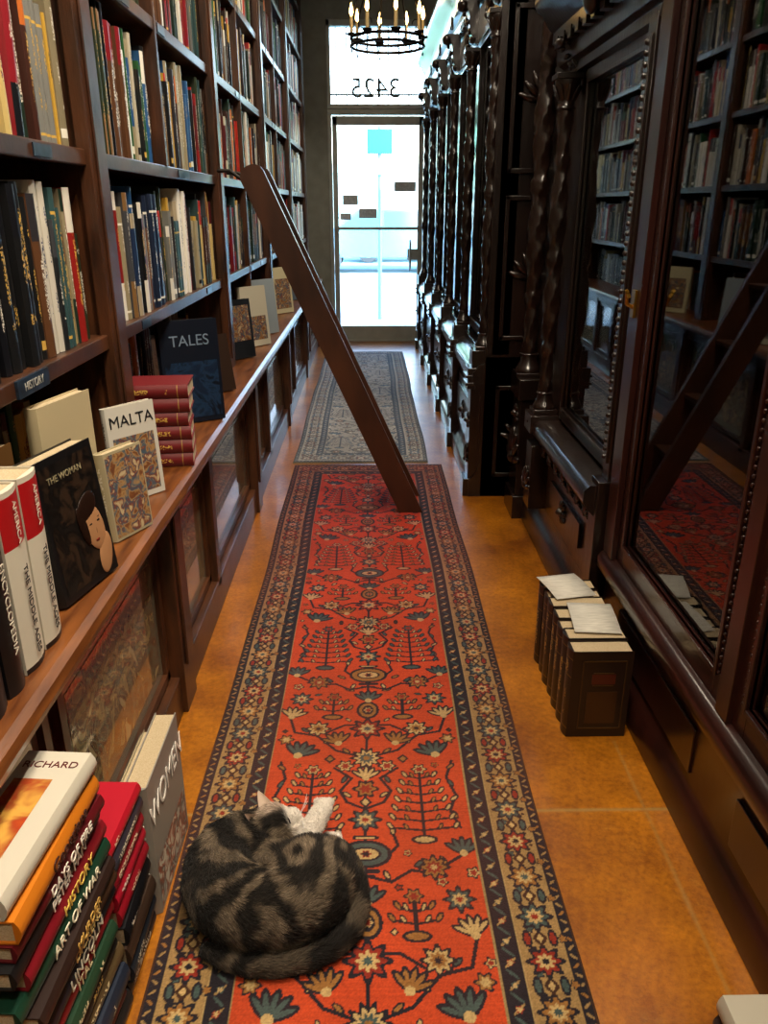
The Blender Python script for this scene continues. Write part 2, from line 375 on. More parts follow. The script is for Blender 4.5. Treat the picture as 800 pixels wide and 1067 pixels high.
# ------------------------------------------------------------ left bookcase
P=[-1.35,.45,2.2,3.95,5.7,7.45,9.2]; PW=.065
SH=[1.18,1.63,2.07,2.5,2.93,3.36]
mb=MB()
mb.box(-1.095,-1.07,P[0],P[-1]+.1,0,3.6)
for p in P:
    mb.box(-1.07,-.695,p-PW+.02,p+PW-.02,.75,3.6); mb.box(-.72,-.685,p-PW,p+PW,.75,3.6)
    mb.box(-.685,-.678,p-PW+.03,p+PW-.03,.8,3.55)
for i in range(len(P)-1):
    for z in SH:
        mb.box(-1.07,-.705,P[i]+PW-.02,P[i+1]-PW+.02,z-.028,z); mb.box(-.715,-.698,P[i]+PW-.01,P[i+1]-PW+.01,z-.036,z+.002)
mb.box(-1.07,-.695,2.96,2.985,1.63,3.36); mb.box(-1.07,-.695,4.78,4.8,.75,3.36); mb.box(-1.07,-.695,6.55,6.57,.75,3.36)
mb.box(-.68,-.645,P[0],P[-1]+.1,0,.70)
for p in P:
    mb.box(-.66,-.585,p-.085,p+.045,0,.70); mb.box(-.585,-.575,p-.06,p+.02,.16,.66)
for i in range(len(P)-1):
    mb.box(-.655,-.60,P[i],P[i+1],0,.13); mb.box(-.655,-.605,P[i],P[i+1],.63,.70)
    if i>=2: m_=P[i]+.62; mb.box(-.655,-.60,m_-.03,m_+.03,.1,.66)
bc=mb.build('carcass',[WOOD],.003)
mb=MB()
prof=[(-1.07,.70),(-.56,.70),(-.545,.708),(-.54,.725),(-.545,.742),(-.56,.75),(-1.07,.75)]
mb.prism(prof,P[0],P[-1]+.1)
lg=mb.build('ledge',[LEDGEW])
mb=MB(); rg=random.Random(4)
for i in range(len(P)-1):
    for z in SH:
        for k in range(2):
            y=rg.uniform(P[i]+.15,P[i+1]-.3); mb.box(-.698,-.695,y,y+.1,z-.03,z-.005)
mb.box(-.698,-.692,1.54,1.70,1.144,1.18)
lb=mb.build('shelf_labels',[pmat('label_card',lin('#10161e'),lin('#26384c'),rough=.3,scale=50)])
lt_=text('label_text','HISTORY',.024,frame((-.6915,1.62,1.162),(0,1,0),(1,0,0)),lin('#a8a8a0'))
group('wall_bookcase',[bc,lg,lb,lt_])
mb=MB(); rng=random.Random(17)
for i in range(len(P)-1):
    a_,b2=P[i]+PW,P[i+1]-PW
    for z in [.75]+SH[:-1]:
        ivs=[(a_,b2)]
        if i==2 and z>=1.6: ivs=[(a_,2.955),(2.99,b2)]
        if i==3: ivs=[(a_,4.775),(4.805,b2)]
        if i==4: ivs=[(a_,6.545),(6.575,b2)]
        for (c_,d_) in ivs:
            if z>1: fill_row(mb,rng,'L',c_,d_,-.718,z+.001,.25,.385,MODERN,dmax=.22)
            else: fill_row(mb,rng,'L',c_,d_,-.86,z+.001,.22,.34,MODERN,dmax=.18)
mb.build('shelved_books',[BOOK,PAGE])

def framed(y0,y1,z0,z1,art):
    mb=MB(); x=-.645; f=.028
    mb.box(x,x+.02,y0,y1,z0,z0+f); mb.box(x,x+.02,y0,y1,z1-f,z1); mb.box(x,x+.02,y0,y0+f,z0,z1); mb.box(x,x+.02,y1-f,y1,z0,z1)
    mb.box(x+.001,x+.006,y0+f,y1-f,z0+f,z1-f,1)
    g=.035
    mb.box(x+.006,x+.0075,y0+f+g,y1-f-g,z0+f+g,z1-f-g,2)
    mb.build('framed_print',[WOOD,pmat('mat_board',lin('#6f6a58'),lin('#7d7864'),rough=.12,coat=1),art],.0015)
framed(.6,1.28,.14,.62,MAPA); framed(1.33,2.1,.14,.62,MAPA)
for i in range(2,6):
    framed(P[i]+.06,P[i]+.58,.14,.62,MAPB if i%2 else MAPA); framed(P[i]+.67,P[i+1]-.1,.14,.62,MAPA if i%2 else MAPB)

BLK=lin('#0f0f11'); WHT=lin('#d0cab8'); RED=lin('#a81218')
mb=MB()
def vol(y,w,h,col,segs,x=-.59):
    book(mb,Matrix.Translation((x,y,.751))@Matrix.Rotation(PI/2,4,'Z'),w,.2,h,col,col,segs,5)
vol(.93,.07,.3,lin('#20242b'),None); vol(1.01,.075,.31,BLK,None); vol(1.095,.06,.3,BLK,None)
WR=[(0,.03,BLK),(.03,.14,WHT)]
book(mb,Matrix.Translation((-.59,1.165,.751))@Matrix.Rotation(PI/2,4,'Z'),.078,.2,.325,WHT,WHT,[(0,.03,BLK),(.03,.23,WHT),(.23,.7,WHT)],5) if False else None
def vol2(y,w,h,split):
    M=Matrix.Translation((-.59,y,.751))@Matrix.Rotation(PI/2,4,'Z'); t=.003
    vb=[0,.03,split,.97,1]; cs=[BLK,WHT,RED,WHT]; bk=.008; n=5; vs=[]
    for v in vb:
        for i in range(n+1): vs.append((w*i/n,-bk*math.sin(PI*i/n),h*v))
    fs=[];cl=[]
    for j in range(4):
        for i in range(n): q=j*(n+1)+i; fs.append((q,q+1,q+n+2,q+n+1)); cl.append(cs[j])
    mb.add(vs,fs,0,WHT,WHT,None,M,True,cl)
    top=[(w*i/n,-bk*math.sin(PI*i/n),h) for i in range(n+1)]+[(w,.003,h),(0,.003,h)]
    mb.add(top,[list(range(len(top)))],0,WHT,WHT,None,M)
    mb.box(0,t,0,.2,0,h,0,WHT,M,WHT); mb.box(w-t,w,0,.2,0,h,0,WHT,M,WHT); mb.box(t,w-t,.002,.196,.003,h-.004,1,(1,1,1),M)
vol2(1.165,.078,.325,.70); vol2(1.25,.075,.325,.66)
o=mb.build('history_book_set',[BOOK,PAGE])
for y in (1.204,1.288):
    text('title','THE MIDDLE AGES',.020,frame((-.579,y,.86),(0,0,-1),(1,0,0)),BLK,o)
    text('title','AMERICA',.018,frame((-.579,y,1.02),(0,0,-1),(1,0,0)),WHT,o)
for y,s_ in ((1.125,'ENCYCLOPEDIA'),(1.048,'THE EMPIRE'),(.965,'COLD WAR')):
    text('title',s_,.022,frame((-.579,y,.90),(0,0,-1),(1,0,0)),WHT,o)
o,M=standing('portrait_cover_book',(-.605,1.40),(1,-.22),.045,.20,.295,BLK,BLK,FACEART,z=.751,inset=(.06,.94,.05,.95),lean=.1)
mb=MB()
R3=M.to_3x3()
def onc(u,v,off=.002): return tuple(M@Vector((.045+off,u*.2,v*.295)))
SK=lin('#a97c56')
mb.ell(onc(.72,.40),(.004,.034,.056),R3@Matrix.Rotation(.3,3,'X'),22,14,0,SK); mb.ell(onc(.83,.17),(.003,.024,.045),R3@Matrix.Rotation(-.3,3,'X'),16,10,0,SK)
mb.ell(onc(.66,.56,.003),(.004,.040,.026),R3@Matrix.Rotation(.5,3,'X'),16,10,0,lin('#20120c')); mb.ell(onc(.55,.44,.002),(.004,.014,.045),R3@Matrix.Rotation(.2,3,'X'),14,8,0,lin('#20120c'))
mb.ell(onc(.72,.30,.005),(.0012,.008,.003),R3,8,6,0,lin('#7a2a20'))
for u in (.655,.79):
    mb.ell(onc(u,.43,.005),(.0012,.007,.0024),R3,8,6,0,BLK); mb.ell(onc(u,.455,.0045),(.001,.009,.0014),R3,8,6,0,lin('#3a2216'))
mb.ell(onc(.73,.37,.005),(.0012,.0025,.011),R3,8,6,0,lin('#855c3e'))
c=mb.build('portrait',[attrmat('print_ink',.4)]); c.parent=o
text('title','THE WOMAN',.019,frame(M@Vector((.047,.09,.25)),R3@Vector((0,1,0)),R3@Vector((1,0,0))),lin('#8f8668'),o)
standing('painting_cover_book',(-.605,1.735),(1,-.45),.03,.13,.215,lin('#a99f80'),WHT,ART,z=.751,inset=(.03,.97,.03,.97),lean=.06)
standing('tall_cream_book',(-.69,1.60),(1,-.22),.03,.2,.36,lin('#b9ab88'),BLK,z=.751)
standing('brown_cover_book',(-.74,1.33),(1,-.1),.03,.2,.31,lin('#5d3f1e'),GOLD,z=.751)
o,M=standing('malta_guide_book',(-.675,1.985),(.8,-.6),.02,.155,.26,lin('#c9c6ba'),lin('#101418'),ART,z=.751,inset=(.08,.92,.06,.68),title='MALTA',tsize=.044,titlez=.84,lean=.06)
mb=MB(); z=.751; rr=random.Random(5)
for k in range(6):
    w=.041; cc=lin('#6c1c20'); g=tuple(q*.6 for q in GOLD)
    lying_M=Matrix.Identity(4)
    for i,a in enumerate(((0,0,1),(0,1,0),(-1,0,0))):
        for q in range(3): lying_M[q][i]=a[q]
    R=Matrix.Translation((-.55+rr.uniform(-.004,.004),2.34,z))@Matrix.Rotation(rr.uniform(-.03,.03)+.12,4,'Z')
    book(mb,R@lying_M,w,.15,.255,cc,GOLD,[(0,.12,cc),(.12,.13,g),(.13,.7,cc),(.7,.71,g),(.71,.88,cc),(.88,.89,g),(.89,1,cc)],5); z+=w+.0015
mb.build('red_book_stack',[BOOK,PAGE])
o,M=standing('navy_cover_book',(-.735,2.80),(.55,-.85),.035,.22,.37,lin('#0c1422'),lin('#6f8398'),artmat('night_cover',[lin('#0b1220'),lin('#13233a'),lin('#1c3450'),lin('#0b1220')],14),z=.751,inset=(.05,.95,.05,.6),title='TALES',tsize=.055,titlez=.8,lean=.06)
standing('open_display_book',(-.70,3.3),(.7,-.7),.03,.16,.24,lin('#2a1c14'),GOLD,z=.751,lean=.2)
standing('display_book',(-.72,4.1),(.8,-.6),.03,.18,.3,lin('#20242a'),WHT,ART,z=.751,lean=.1,inset=(.1,.9,.3,.9))
standing('display_book',(-.70,4.5),(.8,-.6),.03,.2,.33,lin('#c8c2ac'),BLK,ART,z=.751,lean=.1,inset=(.1,.9,.1,.5))
standing('display_book',(-.70,4.95),(.8,-.6),.03,.2,.33,lin('#8f9aa0'),BLK,z=.751,lean=.1)
standing('display_book',(-.70,6.0),(.8,-.6),.03,.2,.33,lin('#c9bf9a'),BLK,ART,z=.751,lean=.1)
standing('display_book',(-.70,6.9),(.8,-.6),.03,.2,.33,lin('#5a6a78'),BLK,z=.751,lean=.1)

# foreground piles
mb=MB(); z=0.001; rr=random.Random(8); TL=[]
spec=[(.045,'#1d1d20','#e8e0c8'),(.04,'#6e1420','#e8d9a0'),(.05,'#222a3a','#e8e0c8'),(.04,'#5a4a30','#f0e0b0'),(.04,'#1a1a1a','#d0b060'),(.04,'#23402c','#f0e0b0'),(.036,'#8e1b22','#f0e0b0'),(.04,'#1d2330','#d8d0b8'),(.03,'#3d2a1c','#f0d890'),(.032,'#2a1c18','#c8a050'),(.036,'#143a2a','#f2ecd0'),(.036,'#7c1420','#e6c25a'),(.034,'#141416','#f4eee0'),(.03,'#5a1018','#f4eee0'),(.042,'#c8731a','#3a1408'),(.04,'#c5bfaf','#6b1a18')]
tt=[None]*6+['ITALY','LINCOLN','DICKENS','MURDER','ART OF WAR','HISTORY','PETER PAN','DAYS OF FIRE','Georgiana',None]
for (w,c,t),ti in zip(spec,tt):
    off=rr.uniform(-.010,.010); oy=rr.uniform(-.02,.01); L_=rr.uniform(.3,.34)
    R=lying(mb,-.485+off,1.12+oy,z,w,.11,L_,lin(c),lin(c) if ti else lin(t),None,rot=rr.uniform(-.03,.03)-.06)
    if ti: TL.append((ti,w,lin(t),R.copy(),L_))
    z+=w+.0008
TR=R
top=[TR@Vector(q) for q in ((-.10,-.28,.0405),(-.035,-.28,.0405),(-.035,-.07,.0405),(-.10,-.07,.0405))]
mb.add([tuple(q) for q in top],[(0,1,2,3)],2)
o=mb.build('book_stack',[BOOK,PAGE,FIREART])
for ti,w,c,R,L_ in TL:
    p=R@Vector((min(.2*w,.008)+.0006,-L_*.42,w/2)); text('title',ti,min(.032,w*.8),frame(p,R.to_3x3()@Vector((0,1,0)),R.to_3x3()@Vector((1,0,0))),c,o,ext=.0008)
text('title','RICHARD',.022,frame(TR@Vector((-.055,-.035,.0408)),(1,-.06,0),(0,0,1)),lin('#5a1512'),o)
mb=MB(); z=.001
for w,c,t in [(.05,'#1c1c22','#e0d8c0'),(.045,'#20242c','#c8c0a8'),(.05,'#3a2a20','#e0c070'),(.045,'#101014','#e8e0d0'),(.04,'#8a1020','#f0e0c0'),(.04,'#a4122a','#f4e8d8'),(.045,'#901024','#f0e0c0'),(.04,'#2a2c38','#d8d0b8'),(.032,'#b01528','#f0e0c0')]:
    lying(mb,-.487+rr.uniform(-.006,.006),1.325+rr.uniform(-.01,.005),z,w,.105,.185,lin(c),lin(t),rot=rr.uniform(-.04,.04)); z+=w+.0008
mb.build('book_stack',[BOOK,PAGE])
mb=MB()
def st(x,y,w,d,h,c,t,segs=None,rz=0):
    book(mb,Matrix.Translation((x,y,.001))@Matrix.Rotation(rz,4,'Z'),w,d,h,lin(c),lin(t),segs,5)
st(-.583,1.45,.018,.2,.27,'#3a3128','#d8c890'); st(-.563,1.42,.014,.2,.30,'#8d846b','#3a2418'); st(-.547,1.41,.014,.22,.31,'#b6af9a','#3a2418')
mb.build('upright_books',[BOOK,PAGE])
o,M=standing('womens_history_book',(-.480,1.35),(1,-.0),.05,.27,.35,lin('#8b867d'),lin('#8b867d'),artmat('collage_cover',[lin('#8d8a84'),lin('#b8b2a4'),lin('#5f5a52'),lin('#a4553a'),lin('#cfc6b0')],30,1,.4),z=.001,inset=(.03,.97,.03,.38))
text('title','WOMEN',.085,frame((-.4785,1.49,.26),(0,1,0),(1,0,0)),lin('#efeae0'),o,ext=.0008,sx=.85)
text('title','WOMEN',.045,frame((-.505,1.3385,.2),(0,0,1),(0,-1,0)),lin('#efeae0'),o,ext=.0008)
mb=MB(); y=1.97; cols=['#1d120d','#1a100c','#241610','#17110e','#20140e','#2a1a12','#18110d']
for k,c in enumerate(cols):
    w=.066; h=.295+.006*math.sin(k*2.1)
    M=Matrix.Translation((.584+.003*math.sin(k*3),y+w,.001))@Matrix.Rotation(-PI/2,4,'Z')
    cc=lin(c); g=tuple(q*.35 for q in GOLD)
    book(mb,M,w,.178,h,cc,GOLD,[(0,.1,cc),(.1,.11,g),(.11,.7,cc),(.7,.71,g),(.71,.9,cc),(.9,.91,g),(.91,1,cc)],5)
    y+=w+.002
e=1.9695
for (u0,u1,v0,v1) in ((.615,.745,.03,.034),(.615,.745,.262,.266),(.615,.618,.03,.266),(.742,.745,.03,.266),(.65,.71,.18,.183),(.65,.71,.222,.225)):
    mb.box(u0,u1,e-.0015,e+.001,v0,v1,2)
mb.box(.645,.715,e-.001,e+.001,.186,.22,0,lin('#4a1a10')); mb.box(.635,.725,e-.001,e+.001,.05,.16,0,lin('#38200f'))
mb.build('antique_book_row',[BOOK,PAGE,pmat('dull_gilt',lin('#4a3418'),rough=.4,metal=.3)])
def sheet(name,cx,cy,z,rz,w=.11,l=.16):
    mb=MB(); n=8; vs=[];fs=[]
    R=Matrix.Translation((cx,cy,z))@Matrix.Rotation(rz,4,'Z')
    for j in range(n+1):
        for i in range(3):
            vs.append(tuple(R@Vector(((i/2-.5)*w,(j/n-.5)*l,.004*math.sin(j/n*PI)+.002))))
    for j in range(n):
        for i in range(2): a=j*3+i; fs.append((a,a+1,a+4,a+3))
    mb.add(vs,fs,0,smooth=True)
    m=pmat('note_paper',lin('#b9b6ac'),lin('#dedbd0'),rough=.8,scale=90,stretch=(.3,3,1)); o=mb.build(name,[m])
    s=o.modifiers.new('t','SOLIDIFY'); s.thickness=.0008
sheet('paper_note',.655,2.38,.303,.2,.14,.17); sheet('paper_note',.69,2.16,.303,-.1,.14,.19)
mb=MB(); z=.001
for w,c in ((.045,'#6a5a44'),(.04,'#2a2a30'),(.05,'#b6b0a0')):
    M=Matrix.Identity(4)
    for i,a in enumerate(((0,0,1),(1,0,0),(0,1,0))):
        for q in range(3): M[q][i]=a[q]
    book(mb,Matrix.Translation((.645,.8,z))@M,w,.125,.225,lin(c),BLK,None,4); z+=w+.001
mb.build('small_book_stack',[BOOK,PAGE])

# ------------------------------------------------------------ ladder
mb=MB(); FZ=.0115
B=Vector((.205,FZ)); T=Vector((-.525,1.63)); d=(T-B).normalized(); n=Vector((d.y,-d.x)); hw=.056
def at0(p): t=-(p.y-FZ)/d.y; return p+d*t
pl=at0(B-n*hw); pr=at0(B+n*hw)
poly=[tuple(pl),tuple(pr)]
for k in range(9):
    a=k/8*PI; q=T+n*hw*math.cos(a)+d*hw*math.sin(a)*.8; poly.append(tuple(q))
for y in (3.83,4.08): mb.prism(poly,y,y+.032)
for k in range(5):
    z=.29+.28*k; x=B.x+(T.x-B.x)*z/T.y
    mb.box(x-.04,x+.04,3.862,4.08,z-.012,z+.012)
for y in (3.846,4.096):
    mb.tube([(T.x+.0,y,T.y-.05),(T.x-.1,y,T.y+.02),(-.682,y,T.y+.02)],.008,mat=1)
mb.build('library_ladder',[LADW,IRON],.004)

# ------------------------------------------------------------ right cabinets
def twist(mb,cx,cy,z0,z1,r,turns,mat=0,seg=16):
    n=max(36,int((z1-z0)*70)); vs=[];fs=[]; H=z1-z0
    for i in range(n+1):
        t=i/n; z=z0+H*t
        env=.78+.22*math.sin(PI*t)+.16*math.cos(t*2*PI*3)
        ring=.18 if abs((t*3)%1-.5)<.05 else 0
        for k in range(seg):
            a=2*PI*k/seg; rr=r*(env+ring)*(.94+.11*math.cos(4*a-turns*2*PI*t*2))
            vs.append((cx+rr*math.cos(a),cy+rr*math.sin(a),z))
    for i in range(n):
        for k in range(seg):
            k2=(k+1)%seg; fs.append((i*seg+k,i*seg+k2,(i+1)*seg+k2,(i+1)*seg+k))
    mb.add(vs,fs,mat,smooth=True)
def cap(mb,cx,cy,z,r,h,up=1):
    pr=[(r*.9,0),(r*1.15,.08),(r*.95,.16),(r*1.0,.4),(r*1.35,.75),(r*1.5,.85),(r*1.5,1)]
    if up>0: p=[(a,z+b*h) for a,b in pr]
    else: p=[(a,z+(1-b)*h) for a,b in pr][::-1]
    mb.lathe(cx,cy,p,16)
    if up>0:
        for k in range(8):
            a=2*PI*k/8
            R=Matrix.Rotation(a,3,'Z')@Matrix.Rotation(.45,3,'Y')
            mb.ell((cx+r*1.15*math.cos(a),cy+r*1.15*math.sin(a),z+h*.5),(r*.18,r*.36,h*.38),R,8,5)
    s_=r*1.55
    zz=z+h if up>0 else z-.02
    mb.box(cx-s_,cx+s_,cy-s_,cy+s_,zz,zz+.02)
def column(mb,cx,cy,z0,z1,r,turns=4):
    h=r*3.2
    cap(mb,cx,cy,z0+.02,r,h*.7,-1); twist(mb,cx,cy,z0+.02+h*.7,z1-h-.02,r,turns); cap(mb,cx,cy,z1-h-.02,r,h,1)
def rosette(mb,x,y,z,r):
    mb.ell((x,y,z),(r*.5,r*.32,r*.32),None,8,6)
    for k in range(8):
        a=2*PI*k/8; mb.ell((x+r*.1,y+r*.65*math.cos(a),z+r*.65*math.sin(a)),(r*.22,r*.38,r*.2),Matrix.Rotation(a,3,'X'),8,5)
def leafy(mb,x,y,z,s,ny=0):
    for k in range(-3,4):
        a=k*.42; dy=math.sin(a)*s*.55; dz=math.cos(a)*s*.6-abs(k)*s*.05
        if ny: mb.ell((x+dy,y,z+dz),(s*.13,s*.12,s*.42),Matrix.Rotation(a,3,'Y'),8,5)
        else: mb.ell((x,y+dy,z+dz),(s*.12,s*.13,s*.42),Matrix.Rotation(-a,3,'X'),8,5)
    mb.ell((x,y,z),(s*.2,s*.2,s*.2),None,8,6)
def corbel(mb,x,y,z,w,dpt,h):
    pts=[]
    for k in range(13):
        t=k/12; pts.append((x-dpt*(t**1.3)-.012*math.sin(t*2*PI*1.0),z+h*t))
    pts=[(x+.02,z)]+pts+[(x+.02,z+h)]
    mb.prism(pts[::-1],y-w/2,y+w/2,smooth=False)
    mb.ell((x-dpt*.85,y,z+h*.86),(h*.16,w*.62,h*.16),None,12,8); mb.ell((x-dpt*.1,y,z+h*.1),(h*.1,w*.6,h*.1),None,12,8)
    for q in (.3,.5,.7): mb.ell((x-dpt*(q**1.3)-.01,y,z+h*q),(.012,w*.3,h*.09),None,8,5)
def beads(mb,pts0,pts1,step,r):
    a=Vector(pts0);b=Vector(pts1); n=int((b-a).length/step)
    for k in range(n+1): mb.ell(tuple(a.lerp(b,k/n)),(r,r,r),None,6,4)
def crown(mb,xf,z0,z1,out,y0,y1,xb):
    h=z1-z0
    pr=[(0,0),(-.15,.02),(-.15,.12),(-.3,.16),(-.35,.3),(-.32,.38),(-.5,.42),(-.5,.55),(-.62,.6),(-.8,.75),(-.95,.8),(-1,.86),(-1,.95),(-.94,1)]
    pts=[(xf+p*out,z0+q*h) for p,q in pr]+[(xb,z1),(xb,z0)]
    mb.prism(pts,y0,y1)
def door(mb,gl,x,y0,y1,z0,z1,st=.07,th=.035,bead=True):
    mb.box(x,x+th,y0,y0+st,z0,z1); mb.box(x,x+th,y1-st,y1,z0,z1); mb.box(x,x+th,y0+st,y1-st,z0,z0+st*1.2); mb.box(x,x+th,y0+st,y1-st,z1-st,z1)
    gy0,gy1,gz0,gz1=y0+st,y1-st,z0+st*1.2,z1-st
    m=.014
    mb.box(x-.008,x+.01,gy0-m,gy0,gz0-m,gz1+m); mb.box(x-.008,x+.01,gy1,gy1+m,gz0-m,gz1+m); mb.box(x-.008,x+.01,gy0,gy1,gz0-m,gz0); mb.box(x-.008,x+.01,gy0,gy1,gz1,gz1+m)
    if bead:
        for yy in (gy0-.022,gy1+.022): beads(mb,(x-.002,yy,gz0),(x-.002,yy,gz1),.02,.0055)
    gl.box(x+.014,x+.018,gy0,gy1,gz0,gz1)
rngA=random.Random(21)
ab=MB()
D=[4.17,5.13,6.10,7.07,8.04,9.0]
mb=MB(); gl=MB()
FX=.63
mb.box(1.0,1.03,4.1,9.05,0,2.95)
mb.box(.60,1.03,4.1,4.13,0,2.9)
for (z0,z1) in ((.12,.62),(.86,1.55),(1.65,2.35)):
    for a in ((.66,.68),(.94,.96)): mb.box(a[0],a[1],4.085,4.1,z0,z1)
    mb.box(.66,.96,4.085,4.1,z0,z0+.02); mb.box(.66,.96,4.085,4.1,z1-.02,z1); leafy(mb,.81,4.095,(z0+z1)/2-.03,.13,1)
base=[(1.02,0),(.535,0),(.535,.09),(.548,.105),(.56,.115),(.575,.135),(.58,.16),(.58,.56),(.57,.585),(.55,.6),(.55,.625),(.535,.64),(.535,.69),(.55,.7),(.565,.725),(.60,.735),(.60,.77),(1.02,.77)]
mb.prism(base[::-1],4.1,9.05)
crown(mb,.66,2.5,2.92,.17,4.1,9.05,1.02)
for i in range(len(D)-1):
    y0,y1=D[i]+.07,D[i+1]-.07
    door(mb,gl,FX,y0,y1,.80,2.38,.055)
    mb.box(FX-.01,1.0,y0-.07,y1+.07,2.36,2.52)
    for z in (1.2,1.6,2.0): mb.box(.72,1.0,y0,y1,z-.02,z)
    mb.box(.7,1.0,y0,y1,.76,.8)
    for (p,q,s0,s1,dx) in ((y0+.03,y1-.03,.2,.52,.012),(y0+.08,y1-.08,.25,.47,.024)):
        mb.box(.58-dx,.6,p,q,s0,s1)
    mb.box(.528,.56,y0+.04,y1-.04,.645,.685)
    rosette(mb,.553,(y0+y1)/2,.36,.06)
    leafy(mb,.61,(y0+y1)/2,2.41,.1)
    for k in range(9): mb.box(.60,.63,y0+.06+k*.09,y0+.1+k*.09,2.56,2.6)
    for z in (.801,1.201,1.601,2.001):
        fill_row(ab,rngA,'R',y0+.01,y1-.01,.735,z,.22,.33,ANT,dmax=.2,ant=True,wlo=.025,whi=.055)
for i,yy in enumerate(D):
    mb.box(.505,.6,yy-.065,yy+.065,0,.1); mb.box(.53,.6,yy-.055,yy+.055,.1,.60); mb.box(.51,.62,yy-.065,yy+.065,.60,.71); mb.box(.53,.62,yy-.055,yy+.055,.71,.80)
    rosette(mb,.525,yy,.42,.045); leafy(mb,.525,yy,.2,.09)
    for zz in (.62,.66): mb.box(.5,.62,yy-.069,yy+.069,zz,zz+.014)
    column(mb,.595,yy,.80,2.34,.030,5)
    mb.box(.63,.72,yy-.07,yy+.07,.78,2.5)
    corbel(mb,.60,yy,2.36,.08,.08,.22); leafy(mb,.56,yy,2.62,.07)
c1=mb.build('carved_frame',[MAHOG],.002); c2=gl.build('glass_panes',[GLASS])
group('carved_bookcase',[c1,c2])

# --- middle carved cabinet
mb=MB(); gl=MB()
mb.box(1.2,1.235,2.47,4.04,0,3.0); mb.box(.84,1.2,3.98,4.04,0,3.0); mb.box(.84,1.2,2.47,2.49,0,3.0)
mb.box(.83,1.2,3.36,4.03,.2,2.9)
mb.box(.83,1.2,2.47,3.36,2.0,2.9)
mb.prism([(1.2,0),(.77,0),(.77,.1),(.785,.12),(.80,.14),(.80,.2),(1.2,.2)][::-1],2.47,4.04)
mb.prism([(1.2,.2),(.80,.2),(.80,.46),(.77,.5),(.74,.53),(.72,.56),(.72,.6),(.74,.62),(1.2,.62)][::-1],2.5,3.55)
mb.box(.785,.81,2.62,3.3,.26,.44); mb.box(.772,.79,2.7,3.2,.3,.4); rosette(mb,.765,2.95,.35,.05)
for q in range(7): leafy(mb,.765,2.62+q*.12,.47,.045)
door(mb,gl,.82,2.56,3.34,.64,1.98,.05)
for z in (.98,1.32,1.66): 
    mb.box(.88,1.2,2.5,3.36,z-.02,z)
mb.box(.84,1.2,2.5,3.36,.6,.65)
for z in (.651,.981,1.321,1.661): fill_row(ab,rngA,'R',2.52,3.34,.9,z,.2,.28,ANT,dmax=.2,ant=True,wlo=.025,whi=.055)
column(mb,.775,3.45,.64,1.98,.034,4)
mb.box(.79,.83,2.48,2.55,.64,2.0); mb.box(.782,.80,2.495,2.535,.7,1.95); beads(mb,(.78,2.515,.72),(.78,2.515,1.93),.028,.009)
mb.box(.72,.83,3.38,3.5,.2,.5); mb.box(.705,.83,3.37,3.51,.56,.64); rosette(mb,.715,3.44,.6,.03); mb.box(.76,.83,2.475,2.56,.2,.64)
leafy(mb,.715,3.44,.3,.09)
crown(mb,.82,1.98,2.28,.16,2.47,3.62,1.2)
for q in range(10): mb.box(.735,.77,2.52+q*.11,2.57+q*.11,2.08,2.12)
corbel(mb,.81,3.45,1.98,.09,.09,.12); leafy(mb,.72,2.95,2.14,.14); mb.ell((.72,2.95,2.14),(.03,.05,.06),None,12,8)
mb.box(.72,.83,3.76,4.0,0,.12); mb.box(.735,.83,3.78,3.98,.12,.62); mb.box(.72,.83,3.76,4.0,.62,.72); leafy(mb,.73,3.88,.3,.16); rosette(mb,.73,3.88,.53,.05)
column(mb,.78,3.88,.72,2.5,.042,5); corbel(mb,.80,3.88,2.5,.14,.13,.3); leafy(mb,.68,3.88,2.72,.11)
for z in (.9,1.15,1.4,1.65,1.9,2.15,2.4): leafy(mb,.82,3.63,z,.09); rosette(mb,.82,3.63,z-.04,.035)
crown(mb,.83,2.6,2.95,.16,3.62,4.04,1.2)
c1=mb.build('carved_frame',[MAHOG],.002); c2=gl.build('glass_panes',[GLASS])
group('carved_display_cabinet',[c1,c2])

# --- near glazed cabinets
mb=MB(); gl=MB(); br=MB()
mb.box(1.2,1.235,-1.5,2.45,0,3.0); mb.box(.86,1.2,-1.5,2.44,2.75,3.0)
mb.prism([(1.2,0),(.785,0),(.785,.09),(.80,.105),(.81,.13),(.81,.30),(.80,.32),(.785,.335),(.775,.35),(.775,.385),(.785,.4),(.80,.41),(1.2,.41)][::-1],-1.5,2.45)
YS=[(1.52,2.36),(.68,1.48),(-.16,.64),(-1.0,-.2)]
for (a,b2) in YS:
    door(mb,gl,.81,a,b2,.41,2.7,.065)
    mb.box(.803,.815,a+.1,b2-.1,.15,.28)
    for z in (.42,.76,1.1,1.44,1.78,2.12,2.46):
        mb.box(.885,1.2,a,b2,z-.02,z)
    for z in (.421,.761,1.101,1.441,1.781,2.121): fill_row(ab,rngA,'R',a+.01,b2-.01,.888,z,.2,.30,ANT+MODERN[2:5],dmax=.2,ant=True,wlo=.018,whi=.045)
mb.box(.80,1.2,2.38,2.45,.41,3.0); mb.box(.79,.81,2.36,2.45,.41,3.0)
for yy in (1.50,.66,-.18): mb.box(.795,.85,yy-.03,yy+.03,.41,2.75)
crown(mb,.81,2.7,3.0,.12,-1.5,2.46,1.2)
br.box(.792,.812,1.545,1.565,1.25,1.40); br.lathe(0,0,[(.004,0),(.012,.004),(.012,.012),(.006,.02)],12,M=Matrix.Translation((.808,1.555,1.32))@Matrix.Rotation(-PI/2,4,'Y'))
br.tube([(.785,2.40,1.22),(.765,2.40,1.23),(.755,2.38,1.27),(.765,2.38,1.25)],.006); br.box(.782,.79,2.385,2.415,1.19,1.27)
